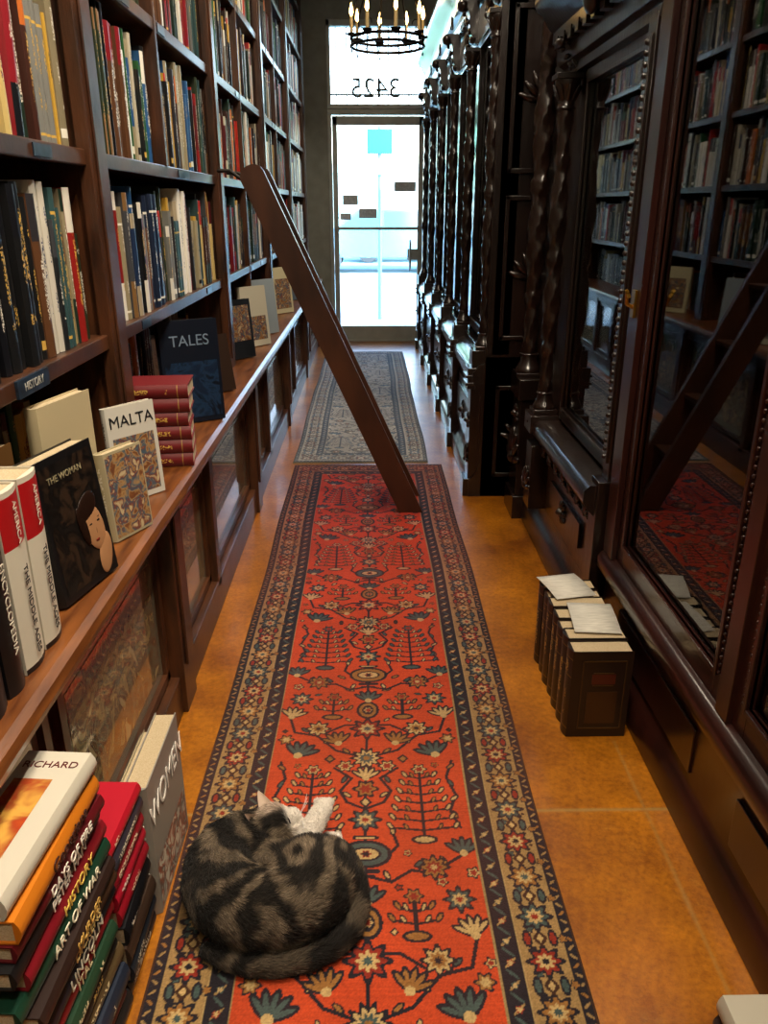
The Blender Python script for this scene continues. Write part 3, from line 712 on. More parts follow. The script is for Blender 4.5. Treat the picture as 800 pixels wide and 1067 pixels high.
c1=mb.build('cabinet_frame',[MAHOG2],.0025); c2=gl.build('glass_panes',[GLASS]); c3=br.build('brass_fittings',[BRASS],.001)
group('glazed_bookcase',[c1,c2,c3])
ab.build('antique_books',[BOOK,PAGE])

# ------------------------------------------------------------ chandelier
mb=MB(); cx,cy,cz=.14,6.7,2.63; R=.27
def ringpts(r,z,n=40): return [(cx+r*math.cos(2*PI*k/n),cy+r*math.sin(2*PI*k/n),z) for k in range(n+1)]
mb.tube(ringpts(R,cz-.02),.011); mb.tube(ringpts(R,cz+.03),.011)
for k in range(32):
    a=2*PI*k/32; mb.tube([(cx+R*math.cos(a),cy+R*math.sin(a),cz-.02),(cx+R*math.cos(a+.1),cy+R*math.sin(a+.1),cz+.03)],.004,6)
mb.tube(ringpts(.13,cz+.55),.008)
for k in range(8):
    a=2*PI*k/8+.2; c,s_=math.cos(a),math.sin(a)
    mb.tube([(cx+c*q,cy+s_*q,cz+z) for q,z in ((R,.0),(R-.02,.2),(.2,.34),(.14,.45),(.13,.55),(.09,.68),(.02,.78))],.006,6)
    # scroll at the arm root
    mb.tube([(cx+c*(R-.03-.03*math.cos(t)),cy+s_*(R-.03-.03*math.cos(t)),cz+.1+.03*math.sin(t)) for t in [j*.7 for j in range(8)]],.004,5)
    mb.lathe(cx+c*R,cy+s_*R,[(.01,cz+.035),(.035,cz+.045),(.038,cz+.055),(.014,cz+.06)],12)
    mb.lathe(cx+c*R,cy+s_*R,[(.012,cz+.06),(.012,cz+.16)],10,1)
    mb.lathe(cx+c*R,cy+s_*R,[(.003,cz+.16),(.015,cz+.185),(.012,cz+.21),(.002,cz+.25)],10,2)
    mb.tube([(cx+c*R,cy+s_*R,cz-.028),(cx+c*R,cy+s_*R,cz-.045)],.002,5); mb.ell((cx+c*R,cy+s_*R,cz-.06),(.007,.007,.014),None,8,6)
    if k%2==0:
        mb.lathe(cx+c*.13,cy+s_*.13,[(.012,cz+.56),(.012,cz+.64)],10,1); mb.lathe(cx+c*.13,cy+s_*.13,[(.003,cz+.64),(.012,cz+.66),(.010,cz+.68),(.002,cz+.71)],10,2)
mb.tube([(cx,cy,cz+.75),(cx,cy,3.7)],.008); mb.lathe(cx,cy,[(.02,3.62),(.07,3.66),(.07,3.7)],16)
mb.lathe(cx,cy,[(.005,cz+.72),(.03,cz+.76),(.02,cz+.82),(.006,cz+.84)],12)
mb.build('candle_chandelier',[IRON,pmat('candle_sleeve',lin('#d8c08a'),rough=.5),pmat('bulb_glow',(1,.8,.4),emis=(1,.58,.18),es=18)])

# ------------------------------------------------------------ rugs
class Cv:
    def __init__(s,x0,x1,y0,y1,res):
        s.x0,s.y0,s.res=x0,y0,res; s.nx=int(round((x1-x0)/res))+1; s.ny=int(round((y1-y0)/res))+1
        s.X,s.Y=np.meshgrid(x0+np.arange(s.nx)*res,y0+np.arange(s.ny)*res)
        s.I=np.zeros((s.ny,s.nx,3),dtype=np.float32)
    def w(s,cx,cy,r):
        i0=max(0,int((cx-r-s.x0)/s.res)-1); i1=min(s.nx,int((cx+r-s.x0)/s.res)+3)
        j0=max(0,int((cy-r-s.y0)/s.res)-1); j1=min(s.ny,int((cy+r-s.y0)/s.res)+3)
        return (slice(j0,max(j0,j1)),slice(i0,max(i0,i1)))
    def ell(s,cx,cy,a,b,ang,col):
        k=s.w(cx,cy,max(a,b)); x=s.X[k]-cx; y=s.Y[k]-cy; c,q=math.cos(ang),math.sin(ang)
        m=((x*c+y*q)/a)**2+((-x*q+y*c)/b)**2<1; s.I[k][m]=col
    def line(s,x0,y0,x1,y1,w,col):
        cx,cy=(x0+x1)/2,(y0+y1)/2; L=math.hypot(x1-x0,y1-y0)+1e-9; k=s.w(cx,cy,L/2+w)
        x=s.X[k]-x0; y=s.Y[k]-y0; dx,dy=(x1-x0)/L,(y1-y0)/L; t=np.clip(x*dx+y*dy,0,L)
        m=(x-t*dx)**2+(y-t*dy)**2<w*w; s.I[k][m]=col
    def poly(s,pts,w,col):
        for a,b in zip(pts[:-1],pts[1:]): s.line(*a,*b,w,col)
    def flower(s,cx,cy,r,n,cols,ph=0):
        for q,c in enumerate(cols):
            rr=r*(1-q*.26); k=s.w(cx,cy,rr); x=s.X[k]-cx; y=s.Y[k]-cy; th=np.arctan2(y,x)
            m=np.hypot(x,y)<rr*(.82+.18*np.cos(n*th+ph)); s.I[k][m]=c
    def diamond(s,cx,cy,a,b,col):
        k=s.w(cx,cy,max(a,b)); m=np.abs(s.X[k]-cx)/a+np.abs(s.Y[k]-cy)/b<1; s.I[k][m]=col
def rug(name,x0,x1,y0,y1,res,pal,seed,unit=.80,wave=.004):
    cv=Cv(x0,x1,y0,y1,res); c0=(x0+x1)/2; hw=(x1-x0)/2
    F,NV,TE,CR,OC,TAN,RD,BR=[np.array(pal[k],dtype=np.float32) for k in ('field','navy','teal','cream','ochre','tan','red','brown')]
    rg=random.Random(seed)
    d=np.minimum(np.minimum(cv.X-x0,x1-cv.X),np.minimum(cv.Y-y0,y1-cv.Y))
    cv.I[:]=F
    S2=(1,-1); LW=.0044
    vv=y0+.17; row=0; K=unit/.92
    while vv<y1-.18:
        v0=vv
        def Y(q): return v0+q*K
        def leaf(x,y,r,a,col): cv.ell(x,y,r,r*.5,a,NV); cv.ell(x,y,r*.66,r*.24,a,col)
        def tree(s_,u,b,hgt,lc,ec,Wd=.072):
            X=c0+s_*u; cv.line(X,b,X,b+hgt,LW,NV); nT=int(hgt/.033)
            for i in range(nT):
                z=b+.025+i*.033; L=Wd*(1-.72*i/nT)+.014
                for q in S2:
                    cv.line(X,z,X+q*L,z+.012,.0036,NV); leaf(X+q*L,z+.018,.0165,PI/2-q*.5,lc)
                    if L>.03: leaf(X+q*L*.52,z+.014,.0135,PI/2-q*.4,ec)
            cv.flower(X,b+hgt+.012,.025,6,(NV,lc,RD)); cv.ell(X,b-.006,.034,.016,0,NV); cv.ell(X,b-.006,.025,.009,0,lc)
        def oak(s_,u,z,r,col,ang=0):
            X=c0+s_*u; r=r*1.12
            for q in (-1,-.5,0,.5,1):
                a=PI/2+s_*ang+q*.9; cv.ell(X+math.cos(a)*r*.5,z+math.sin(a)*r*.5,r*.56,r*.2,a,NV)
            for q in (-1,-.5,0,.5,1):
                a=PI/2+s_*ang+q*.9; cv.ell(X+math.cos(a)*r*.5,z+math.sin(a)*r*.5,r*.40,r*.09,a,col)
            cv.ell(X,z,r*.2,r*.2,0,CR)
        cv.line(c0,Y(0),c0,Y(.92),LW,NV)
        for s_ in S2:
            cv.poly([(c0,Y(.02)),(c0+s_*.06,Y(.0)),(c0+s_*.11,Y(.04)),(c0+s_*.16,Y(.03)),(c0+s_*.235,Y(.09))],LW,NV)
            cv.poly([(c0,Y(.28)),(c0+s_*.05,Y(.31)),(c0+s_*.07,Y(.36)),(c0+s_*.04,Y(.42)),(c0+s_*.09,Y(.47))],LW,NV)
            cv.poly([(c0,Y(.52)),(c0+s_*.09,Y(.56)),(c0+s_*.15,Y(.64)),(c0+s_*.22,Y(.66)),(c0+s_*.24,Y(.74))],LW,NV)
            cv.poly([(c0,Y(.70)),(c0+s_*.07,Y(.70)),(c0+s_*.12,Y(.66))],LW,NV)
            cv.poly([(c0+s_*.245,Y(.2)),(c0+s_*.225,Y(.27)),(c0+s_*.245,Y(.34)),(c0+s_*.225,Y(.42)),(c0+s_*.245,Y(.5))],LW,NV)
            for k,(px,py) in enumerate(((.05,.01),(.13,.05),(.19,.06),(.05,.33),(.06,.40),(.06,.545),(.12,.60),(.19,.66),(.235,.24),(.24,.31),(.235,.38),(.24,.46))):
                leaf(c0+s_*px,Y(py)+.012,.017,PI/2-s_*(.8 if k%2 else -.4),(CR,TE,OC)[k%3])
        r=.054; z=Y(.10)
        cv.ell(c0,z,r*1.2,r*.85,0,NV); cv.ell(c0,z,r*1.02,r*.68,0,TE if row%2 else OC); cv.ell(c0,z,r*.72,r*.42,0,NV); cv.ell(c0,z,r*.6,r*.32,0,CR); cv.flower(c0,z,r*.26,6,(RD,NV))
        cv.line(c0-r*.5,z+r,c0+r*.5,z+r,.007,NV); cv.line(c0-r*.4,z+r,c0+r*.4,z+r,.003,CR); cv.line(c0-r*.5,z-r,c0+r*.5,z-r,.007,NV); cv.line(c0-r*.35,z-r*1.3,c0+r*.35,z-r*1.3,.005,NV)
        for s_ in S2:
            cv.poly([(c0+s_*r*1.1,z),(c0+s_*r*1.5,z+r*.5),(c0+s_*r*1.3,z+r*1.3)],LW,NV); leaf(c0+s_*r*1.3,z+r*1.45,.018,PI/2,CR)
        for s_ in S2:
            tree(s_,.15,Y(.16),.25,CR if row%2 else TE,OC if row%2 else CR)
            cv.flower(c0+s_*.165,Y(.05),.042,8,(NV,OC,RD,CR)); oak(s_,.243,Y(.10),.048,TE)
            oak(s_,.20,Y(.535),.058,TE,.3); oak(s_,.085,Y(.60),.05,OC,-.3)
            cv.flower(c0+s_*.15,Y(.68),.042,8,(NV,CR,OC,NV)); oak(s_,.238,Y(.75),.048,CR,.2)
            tree(s_,.11,Y(.755),.09,OC,CR,.04); cv.flower(c0+s_*.215,Y(.86),.040,8,(NV,TE,CR,RD)); cv.flower(c0+s_*.06,Y(.48),.028,6,(NV,CR,RD))
            cv.flower(c0+s_*.242,Y(.62),.026,6,(NV,OC,CR))
        cv.flower(c0,Y(.235),.046,8,(NV,TE,CR,RD)); cv.diamond(c0,Y(.31),.018,.024,NV); cv.diamond(c0,Y(.31),.010,.014,CR)
        cv.flower(c0,Y(.37),.038,6,(NV,OC,RD)); oak(1,0,Y(.42),.045,CR); cv.flower(c0,Y(.52),.05,10,(NV,CR,TE,OC))
        cv.flower(c0,Y(.68),.056,8,(NV,RD,CR,TE)); cv.ell(c0,Y(.79),.036,.046,0,NV); cv.ell(c0,Y(.79),.027,.036,0,OC); cv.ell(c0,Y(.79),.018,.024,0,NV); cv.flower(c0,Y(.79),.014,6,(CR,RD)); oak(1,0,Y(.85),.05,TE)
        for k in range(520):
            u=rg.uniform(.02,.262); z=v0+rg.uniform(0,unit); typ=rg.random(); cc=(CR,TE,OC,CR,BR)[rg.randrange(5)]; a=rg.uniform(0,3); sz=1.45 if k<160 else (1.15 if k<320 else .9)
            k0=cv.w(c0+u,z,.0135*sz); blk=cv.I[k0]
            if blk.size==0: continue
            if np.abs(blk-F).max()>.05: continue
            for s_ in S2:
                X=c0+s_*u
                if typ<.5: cv.flower(X,z,.014*sz,5,(NV,cc,RD),a)
                elif typ<.8: leaf(X,z,.015*sz,a if s_>0 else PI-a,cc)
                else: cv.diamond(X,z,.012*sz,.014*sz,NV); cv.diamond(X,z,.007*sz,.008*sz,cc)
        vv+=unit; row+=1
    b1,b2,b3,b4,b5,b6=.007,.028,.031,.128,.131,.180
    cv.I[d<b6+.0035]=CR*.6
    cv.I[d<b6]=NV; cv.I[d<b5]=CR*.8; cv.I[d<b4]=TAN; cv.I[d<b3]=NV; cv.I[d<b1]=BR
    def along(o,step,fn):
        n=max(1,int(round((y1-y0-2*o)/step))); st=(y1-y0-2*o)/n
        for k in range(n+1):
            for s_ in S2: fn(c0+s_*(hw-o),y0+o+k*st,k,0,s_)
        n=max(1,int(round((2*hw-2*o)/step))); st=(2*hw-2*o)/n
        for k in range(1,n):
            for yy,s_ in ((y0+o,-1),(y1-o,1)): fn(x0+o+k*st,yy,k,1,s_)
    def small(x,y,k,e,s_):
        a=.7 if k%2 else -.7
        cv.ell(x,y,.009,.003,a+(PI/2 if e else 0),TAN if k%3 else OC)
    along((b1+b2)/2,.022,small)
    def small2(x,y,k,e,s_):
        a=.75 if k%2 else -.75
        cv.ell(x,y,.017,.0034,a+(PI/2 if e else 0),TAN if k%2 else TE)
        if k%2==1: cv.flower(x,y,.009,5,(TE if k%4==1 else RD,CR))
    along((b5+b6)/2,.026,small2)
    def vine(x,y,k,e,s_):
        off=.036*math.sin(k*PI/4)
        if e: cv.ell(x,y+off,.0042,.0042,0,BR)
        else: cv.ell(x+off,y,.0042,.0042,0,BR)
        if k%2==0:
            o2=-off*.8+(.02 if k%4 else -.02)
            X,Y_=(x,y+o2) if e else (x+o2,y); cc=(TE,RD,NV,OC)[(k//2)%4]
            cv.flower(X,Y_,.0125,5,(NV,cc),k)
    along((b3+b4)/2,.0135,vine)
    def main(x,y,k,e,s_):
        if k%2==0:
            cv.flower(x,y,.043,8,(NV,(RD,TE,OC)[(k//2)%3],CR,(NV,RD,TE)[(k//2)%3]))
        else:
            for q in S2:
                a=(q*.5) if e else 0
                X,Y_=(x,y+q*.028) if e else (x+q*.028,y)
                cv.ell(X,Y_,(.022 if e else .011),(.011 if e else .022),a,NV); cv.ell(X,Y_,(.015 if e else .006),(.006 if e else .015),a,RD if k%4==1 else TE)
            cv.diamond(x,y,.017,.022,BR); cv.diamond(x,y,.008,.011,CR)
    along((b3+b4)/2,.056,main)
    rn=np.random.RandomState(seed); f=(1+rn.uniform(-.22,.22,(cv.ny,cv.nx,1))); rown=(1+rn.uniform(-.10,.10,(cv.ny,1,1)))
    cv.I*=f*rown
    t=(.5+.25*np.sin(cv.Y*3.1+np.sin(cv.Y*7)+cv.X*1.5)+.25*np.sin(cv.X*23+np.sin(cv.Y*9)*2)*np.sin(cv.Y*11+cv.X*6))[...,None]; cv.I*=(1-.3*t)
    # wear: blend slightly toward a dusty mean colour
    dusty=cv.I.mean(axis=(0,1)); wr=(.5+.5*np.sin(cv.Y*4.3+1.1*np.sin(cv.X*8)))[...,None]*.14+.03
    cv.I=cv.I*(1-wr)+dusty*wr
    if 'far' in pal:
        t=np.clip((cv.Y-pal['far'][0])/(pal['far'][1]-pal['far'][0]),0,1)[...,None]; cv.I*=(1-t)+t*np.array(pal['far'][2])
    I=np.clip(cv.I,0,1)
    nx,ny=cv.nx,cv.ny
    Z=.009+.0009*np.sin(cv.X*9+cv.Y*2.2)+.0009*np.sin(cv.Y*5.3)
    Z[0,:]=.0006;Z[-1,:]=.0006;Z[:,0]=.0006;Z[:,-1]=.0006
    Xd=cv.X+wave*np.sin(cv.Y*2.7)+wave*.5*np.sin(cv.Y*6.1+1)
    V=np.stack([Xd,cv.Y,Z],-1).reshape(-1,3)
    idx=np.arange(nx*ny).reshape(ny,nx)
    Fq=np.stack([idx[:-1,:-1],idx[:-1,1:],idx[1:,1:],idx[1:,:-1]],-1).reshape(-1,4)
    me=bpy.data.meshes.new(name); me.vertices.add(len(V)); me.vertices.foreach_set('co',V.astype(np.float32).ravel())
    me.loops.add(Fq.size); me.loops.foreach_set('vertex_index',Fq.astype(np.int32).ravel())
    me.polygons.add(len(Fq)); me.polygons.foreach_set('loop_start',np.arange(0,Fq.size,4,dtype=np.int32)); me.polygons.foreach_set('loop_total',np.full(len(Fq),4,dtype=np.int32))
    me.update(calc_edges=True); me.validate()
    a=me.color_attributes.new('Col','FLOAT_COLOR','POINT'); C=np.ones((len(V),4),dtype=np.float32); C[:,:3]=I.reshape(-1,3); a.data.foreach_set('color',C.ravel())
    me.materials.append(RUG); o=bpy.data.objects.new(name,me); S.collection.objects.link(o)
    mb=MB(); rg=random.Random(3)
    for k in range(int((x1-x0)/.006)):
        for yy,s_ in ((y0,-1),(y1,1)):
            X=x0+.003+k*.006; L=rg.uniform(.012,.028); mb.tube([(X,yy-s_*.002,.004),(X+rg.uniform(-.003,.003),yy+s_*L,.0022)],.0014,4)
    fr=mb.build('fringe',[pmat('fringe_cotton',lin('#8a7858'),rough=.9)]); fr.parent=o
    return o
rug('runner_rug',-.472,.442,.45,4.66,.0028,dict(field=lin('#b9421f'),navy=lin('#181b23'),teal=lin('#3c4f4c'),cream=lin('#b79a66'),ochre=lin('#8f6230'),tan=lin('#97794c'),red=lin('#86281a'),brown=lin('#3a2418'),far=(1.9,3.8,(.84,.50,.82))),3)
rug('pale_runner_rug',-.49,.36,4.72,8.75,.0045,dict(field=lin('#a9a39c'),navy=lin('#454f5e'),teal=lin('#64788a'),cream=lin('#ccc4b8'),ochre=lin('#8a7e70'),tan=lin('#b0a9a0'),red=lin('#86605a'),brown=lin('#554c48')),9)

# ------------------------------------------------------------ cat
def seg(a,b,t): return tuple(a[i]+(b[i]-a[i])*t for i in range(3))
cb=MB()
C0=Vector((-.232,1.375,0))
body=[]
for ang,rr,z,r in ((98,.118,.07,.058),(112,.125,.072,.066),(130,.125,.075,.072),(150,.122,.078,.077),(172,.118,.08,.081),(195,.115,.08,.083),(218,.112,.08,.083),(240,.110,.079,.082),(262,.108,.078,.081),(284,.108,.077,.081),(306,.110,.076,.082),(328,.114,.076,.083),(350,.118,.074,.08),(10,.122,.068,.07)):
    a=math.radians(ang); body.append((C0.x+rr*math.cos(a),C0.y+rr*.94*math.sin(a),z,r))
for i in range(len(body)):
    x,y,z,r=body[i]; cb.ell((x,y,z),(r,r,min(r,z)),None,18,12)
    if i<len(body)-1:
        q=body[i+1]; m=[(body[i][k]+q[k])/2 for k in range(4)]; cb.ell(m[:3],(m[3],m[3],min(m[3],m[2])),None,18,12)
cb.ell((-.135,1.36,.088),(.083,.10,.066),Matrix.Rotation(.4,3,'Z'),20,14)
cb.ell((-.23,1.385,.065),(.10,.085,.06),None,20,14)
cb.ell((-.285,1.44,.085),(.055,.055,.055),None,16,12)
for p,q,r0,r1 in (((-.06,1.40,.05),(-.07,1.475,.03),.035,.022),((-.07,1.475,.03),(-.10,1.52,.026),.022,.020),((-.22,1.46,.07),(-.155,1.475,.095),.032,.028),((-.155,1.475,.095),(-.125,1.538,.108),.028,.024),((-.19,1.47,.05),(-.165,1.54,.05),.027,.022)):
    for k in range(9): t=k/8; r=r0+(r1-r0)*t; cb.ell(seg(p,q,t),(r,r,r),None,12,8)
for dx in (-.015,0,.015): cb.ell((-.122+dx,1.560,.112),(.0098,.012,.013),None,10,8); cb.ell((-.102+dx,1.538,.026),(.0085,.011,.012),None,10,8); cb.ell((-.163+dx,1.559,.05),(.009,.012,.012),None,10,8)
HC=Vector((-.238,1.492,.112))
cb.ell(tuple(HC),(.049,.046,.043),None,18,14); cb.ell((-.198,1.505,.116),(.026,.026,.022),None,14,10); cb.ell((-.208,1.504,.096),(.03,.028,.022),None,12,10)
cb.ell((-.225,1.468,.09),(.037,.03,.03),None,12,10)
tail=[(-.045,1.375,.04,.03),(-.035,1.32,.032,.025),(-.05,1.265,.026,.023),(-.09,1.222,.024,.022),(-.14,1.196,.023,.021),(-.2,1.184,.022,.020),(-.26,1.186,.021,.019),(-.32,1.205,.02,.017),(-.365,1.235,.018,.014)]
for i in range(len(tail)-1):
    for k in range(5):
        t=k/5; m=[tail[i][j]+(tail[i+1][j]-tail[i][j])*t for j in range(4)]; cb.ell(m[:3],(m[3],m[3],m[3]),None,12,8)
tmp=cb.build('cat_tmp',[FUR])
rm=tmp.modifiers.new('r','REMESH'); rm.mode='VOXEL'; rm.voxel_size=.0045
sm=tmp.modifiers.new('s','SMOOTH'); sm.iterations=6; sm.factor=.5
dgph=bpy.context.evaluated_depsgraph_get(); ev=tmp.evaluated_get(dgph); me=bpy.data.meshes.new_from_object(ev)
bpy.data.objects.remove(tmp)
nv=len(me.vertices); co=np.empty(nv*3,dtype=np.float32); me.vertices.foreach_get('co',co); co=co.reshape(-1,3); co[:,2]=np.maximum(co[:,2],.0)+.0112
nr=np.empty(nv*3,dtype=np.float32); me.vertices.foreach_get('normal',nr); nr=nr.reshape(-1,3)
me.vertices.foreach_set('co',co.ravel())
DK=np.array(lin('#0e0b09')); MID=np.array(lin('#4e4234')); LT=np.array(lin('#857561')); WH=np.array(lin('#efe6da')); TN=np.array(lin('#b08a68'))
def sst(a,b,x): t=min(1,max(0,(x-a)/(b-a))); return t*t*(3-2*t)
def dseg(p,a,b):
    a=Vector(a);b=Vector(b); t=max(0,min(1,(p-a).dot(b-a)/(b-a).length_squared)); return (p-a-(b-a)*t).length
BE=Vector((-.165,1.36))
def catcol(x,y,z):
    p=Vector((x,y,z)); nz=noise.noise(p*10)*.045+noise.noise(p*26)*.012; n2=noise.noise(p*38+Vector((5,2,1))); n3=noise.noise(p*90)
    dx,dy=x-BE.x,y-BE.y; r=math.hypot(dx,dy*.8)+nz; a=math.atan2(dy,dx)
    s1=math.sin(r*2*PI/.055+.9)
    ca=math.atan2(y-C0.y,x-C0.x); cr=math.hypot(x-C0.x,y-C0.y)
    s2=math.sin(ca*8+nz*70+cr*40+math.sin(ca*3)*1.5)*.85+.1
    w=sst(.08,.15,r+noise.noise(p*17)*.03)
    s=s1*(1-w)+s2*w
    k=sst(-.5,.4,s+n2*.8+n3*.45)
    t=n2*.5+.5
    base=MID*t+LT*(1-t)
    c=base*(1-k*.94)+DK*k*.94
    e=sst(.14,.2,cr)*.5; c=c*(1-e)+DK*e
    wd=min(dseg(p,(-.155,1.475,.105),(-.122,1.565,.122))-.031, dseg(p,(-.175,1.51,.06),(-.165,1.56,.06))-.026, dseg(p,(-.085,1.51,.035),(-.10,1.55,.035))-.024,(p-Vector((-.196,1.508,.126))).length-.036)
    k=1-sst(-.004,.008,wd); c=c*(1-k)+WH*k
    h=(p-Vector((-.245,1.512,.158))).length+noise.noise(p*40)*.012; k=(1-sst(.020,.038,h))*.75; c=c*(1-k)+(TN*.6+WH*.4)*k
    return c
cols=np.ones((nv,4),dtype=np.float32)
for i in range(nv): cols[i,:3]=catcol(*co[i])*.85
a=me.color_attributes.new('Col','FLOAT_COLOR','POINT'); a.data.foreach_set('color',cols.ravel())
me.materials.clear(); me.materials.append(FUR)
me.polygons.foreach_set('use_smooth',np.ones(len(me.polygons),dtype=bool))
skin=bpy.data.objects.new('body',me); S.collection.objects.link(skin)
me.calc_loop_triangles(); nt_=len(me.loop_triangles); tri=np.empty(nt_*3,dtype=np.int32); me.loop_triangles.foreach_get('vertices',tri); tri=tri.reshape(-1,3)
rs=np.random.RandomState(2)
A,Bq,Cq=co[tri[:,0]],co[tri[:,1]],co[tri[:,2]]
ar=np.linalg.norm(np.cross(Bq-A,Cq-A),axis=1); NS=95000
ti=rs.choice(nt_,NS,p=ar/ar.sum()); u=rs.rand(NS,1); v=rs.rand(NS,1); fl=(u+v)>1; u=np.where(fl,1-u,u); v=np.where(fl,1-v,v)
w_=1-u-v
Pp=A[ti]*w_+Bq[ti]*u+Cq[ti]*v
Nn=nr[tri[ti,0]]*w_+nr[tri[ti,1]]*u+nr[tri[ti,2]]*v; Nn/=np.linalg.norm(Nn,axis=1,keepdims=True)+1e-9
Pc=cols[tri[ti,0],:3]*w_+cols[tri[ti,1],:3]*u+cols[tri[ti,2],:3]*v
keep=(Pp[:,2]>.015); Pp,Nn,Pc=Pp[keep],Nn[keep],Pc[keep]; n_=len(Pp)
rad=Pp-np.array([C0.x,C0.y,0]); fl_=np.stack([-rad[:,1],rad[:,0],-.02*np.ones(n_)],1); fl_/=np.linalg.norm(fl_,axis=1,keepdims=True)+1e-9
fl_-=Nn*np.sum(fl_*Nn,axis=1,keepdims=True); fl_/=np.linalg.norm(fl_,axis=1,keepdims=True)+1e-6
swirl=np.sin(Pp[:,0]*70)*.35+np.cos(Pp[:,1]*60)*.35
side=np.cross(Nn,fl_)
D1=Nn*.5+fl_*.85+side*swirl[:,None]+rs.normal(0,.15,(n_,3)); D1/=np.linalg.norm(D1,axis=1,keepdims=True)
Ls=rs.uniform(.009,.019,(n_,1)); 
lumi=Pc.sum(1,keepdims=True); Ls=np.where(lumi>1.0,Ls*.5,Ls)
D2=D1+fl_*.5-Nn*.25; D2/=np.linalg.norm(D2,axis=1,keepdims=True)
wv=np.cross(D1,rs.normal(0,1,(n_,3))*.5+Nn); wv/=np.linalg.norm(wv,axis=1,keepdims=True)+1e-9; wv*=.00055
M1=Pp+D1*Ls*.5; T1=M1+D2*Ls*.5
for arr in (M1,T1): arr[:,2]=np.maximum(arr[:,2],.0118)
Vv=np.stack([Pp-wv,Pp+wv,M1+wv*.8,M1-wv*.8,T1],1).reshape(-1,3)
b0=np.arange(n_)*5
me2=bpy.data.meshes.new('fur'); me2.vertices.add(n_*5); me2.vertices.foreach_set('co',Vv.astype(np.float32).ravel())
li=np.stack([b0,b0+1,b0+2,b0+3,b0+3,b0+2,b0+4],1).astype(np.int32)
me2.loops.add(li.size); me2.loops.foreach_set('vertex_index',li.ravel())
me2.polygons.add(n_*2); ls=np.stack([np.arange(n_)*7,np.arange(n_)*7+4],1).astype(np.int32).ravel(); lt=np.tile(np.array([4,3],dtype=np.int32),n_)
me2.polygons.foreach_set('loop_start',ls); me2.polygons.foreach_set('loop_total',lt); me2.update(calc_edges=True); me2.validate()
fc=np.ones((n_,5,4),dtype=np.float32); va=rs.uniform(.6,1.55,(n_,1)); agt=np.where(rs.rand(n_,1)<.12,1.6,1.0)
white=(lumi>1.0); va=np.where(white,1,va); agt=np.where(white,1,agt)
for k,f in enumerate((.75,.75,1.05,1.05,1.35)): fc[:,k,:3]=np.clip(Pc*va*agt*f,0,.9)
a=me2.color_attributes.new('Col','FLOAT_COLOR','POINT'); a.data.foreach_set('color',fc.ravel()); me2.materials.append(FUR)
fur=bpy.data.objects.new('fur',me2); S.collection.objects.link(fur)
eb=MB()
def ear(base,tip,side,c1,c2,hw_=.021):
    base=Vector(base);tip=Vector(tip);side=Vector(side).normalized()*hw_; ax=(tip-base); nn=ax.cross(side).normalized()
    vs=[];n=7
    for j in range(6):
        t=j/5
        for i in range(n):
            s_=(i/(n-1)-.5)*2; wd=(1-t)**.75
            vs.append(tuple(base+ax*t+side*s_*wd+nn*(.010*(1-s_*s_)*(1-t))))
    fs=[(j*n+i,j*n+i+1,(j+1)*n+i+1,(j+1)*n+i) for j in range(5) for i in range(n-1)]
    eb.add(vs,fs,0,c1,smooth=True); eb.add([tuple(Vector(q)-nn*.002) for q in vs],fs,0,c2,smooth=True)
ear((-.258,1.520,.150),(-.280,1.545,.176),(1,.35,-.1),tuple(lin('#a88c70')),tuple(lin('#cdb8a4')),.019)
ear((-.277,1.478,.146),(-.303,1.470,.172),(.4,.9,0),tuple(lin('#5b4a3a')),tuple(lin('#8f7460')),.018)
eb.ell((-.172,1.512,.126),(.005,.006,.004),None,8,6,0,tuple(lin('#b8776a')))
for s_ in (-1,1): eb.tube([(-.206,1.500+s_*.018,.151),(-.200,1.500+s_*.023,.149),(-.196,1.500+s_*.029,.141)],.0016,5,0,tuple(lin('#16100c')))
for s_ in (-1,1):
    for q in range(3): eb.tube([(-.18,1.508+s_*.01,.123),(-.168,1.508+s_*.03,.13+.006*q),(-.163,1.508+s_*.052,.128+.012*q)],.0004,4,0,(.8,.8,.78))
ef=eb.build('ears_and_face',[FUR])
group('sleeping_tabby_cat',[skin,fur,ef])

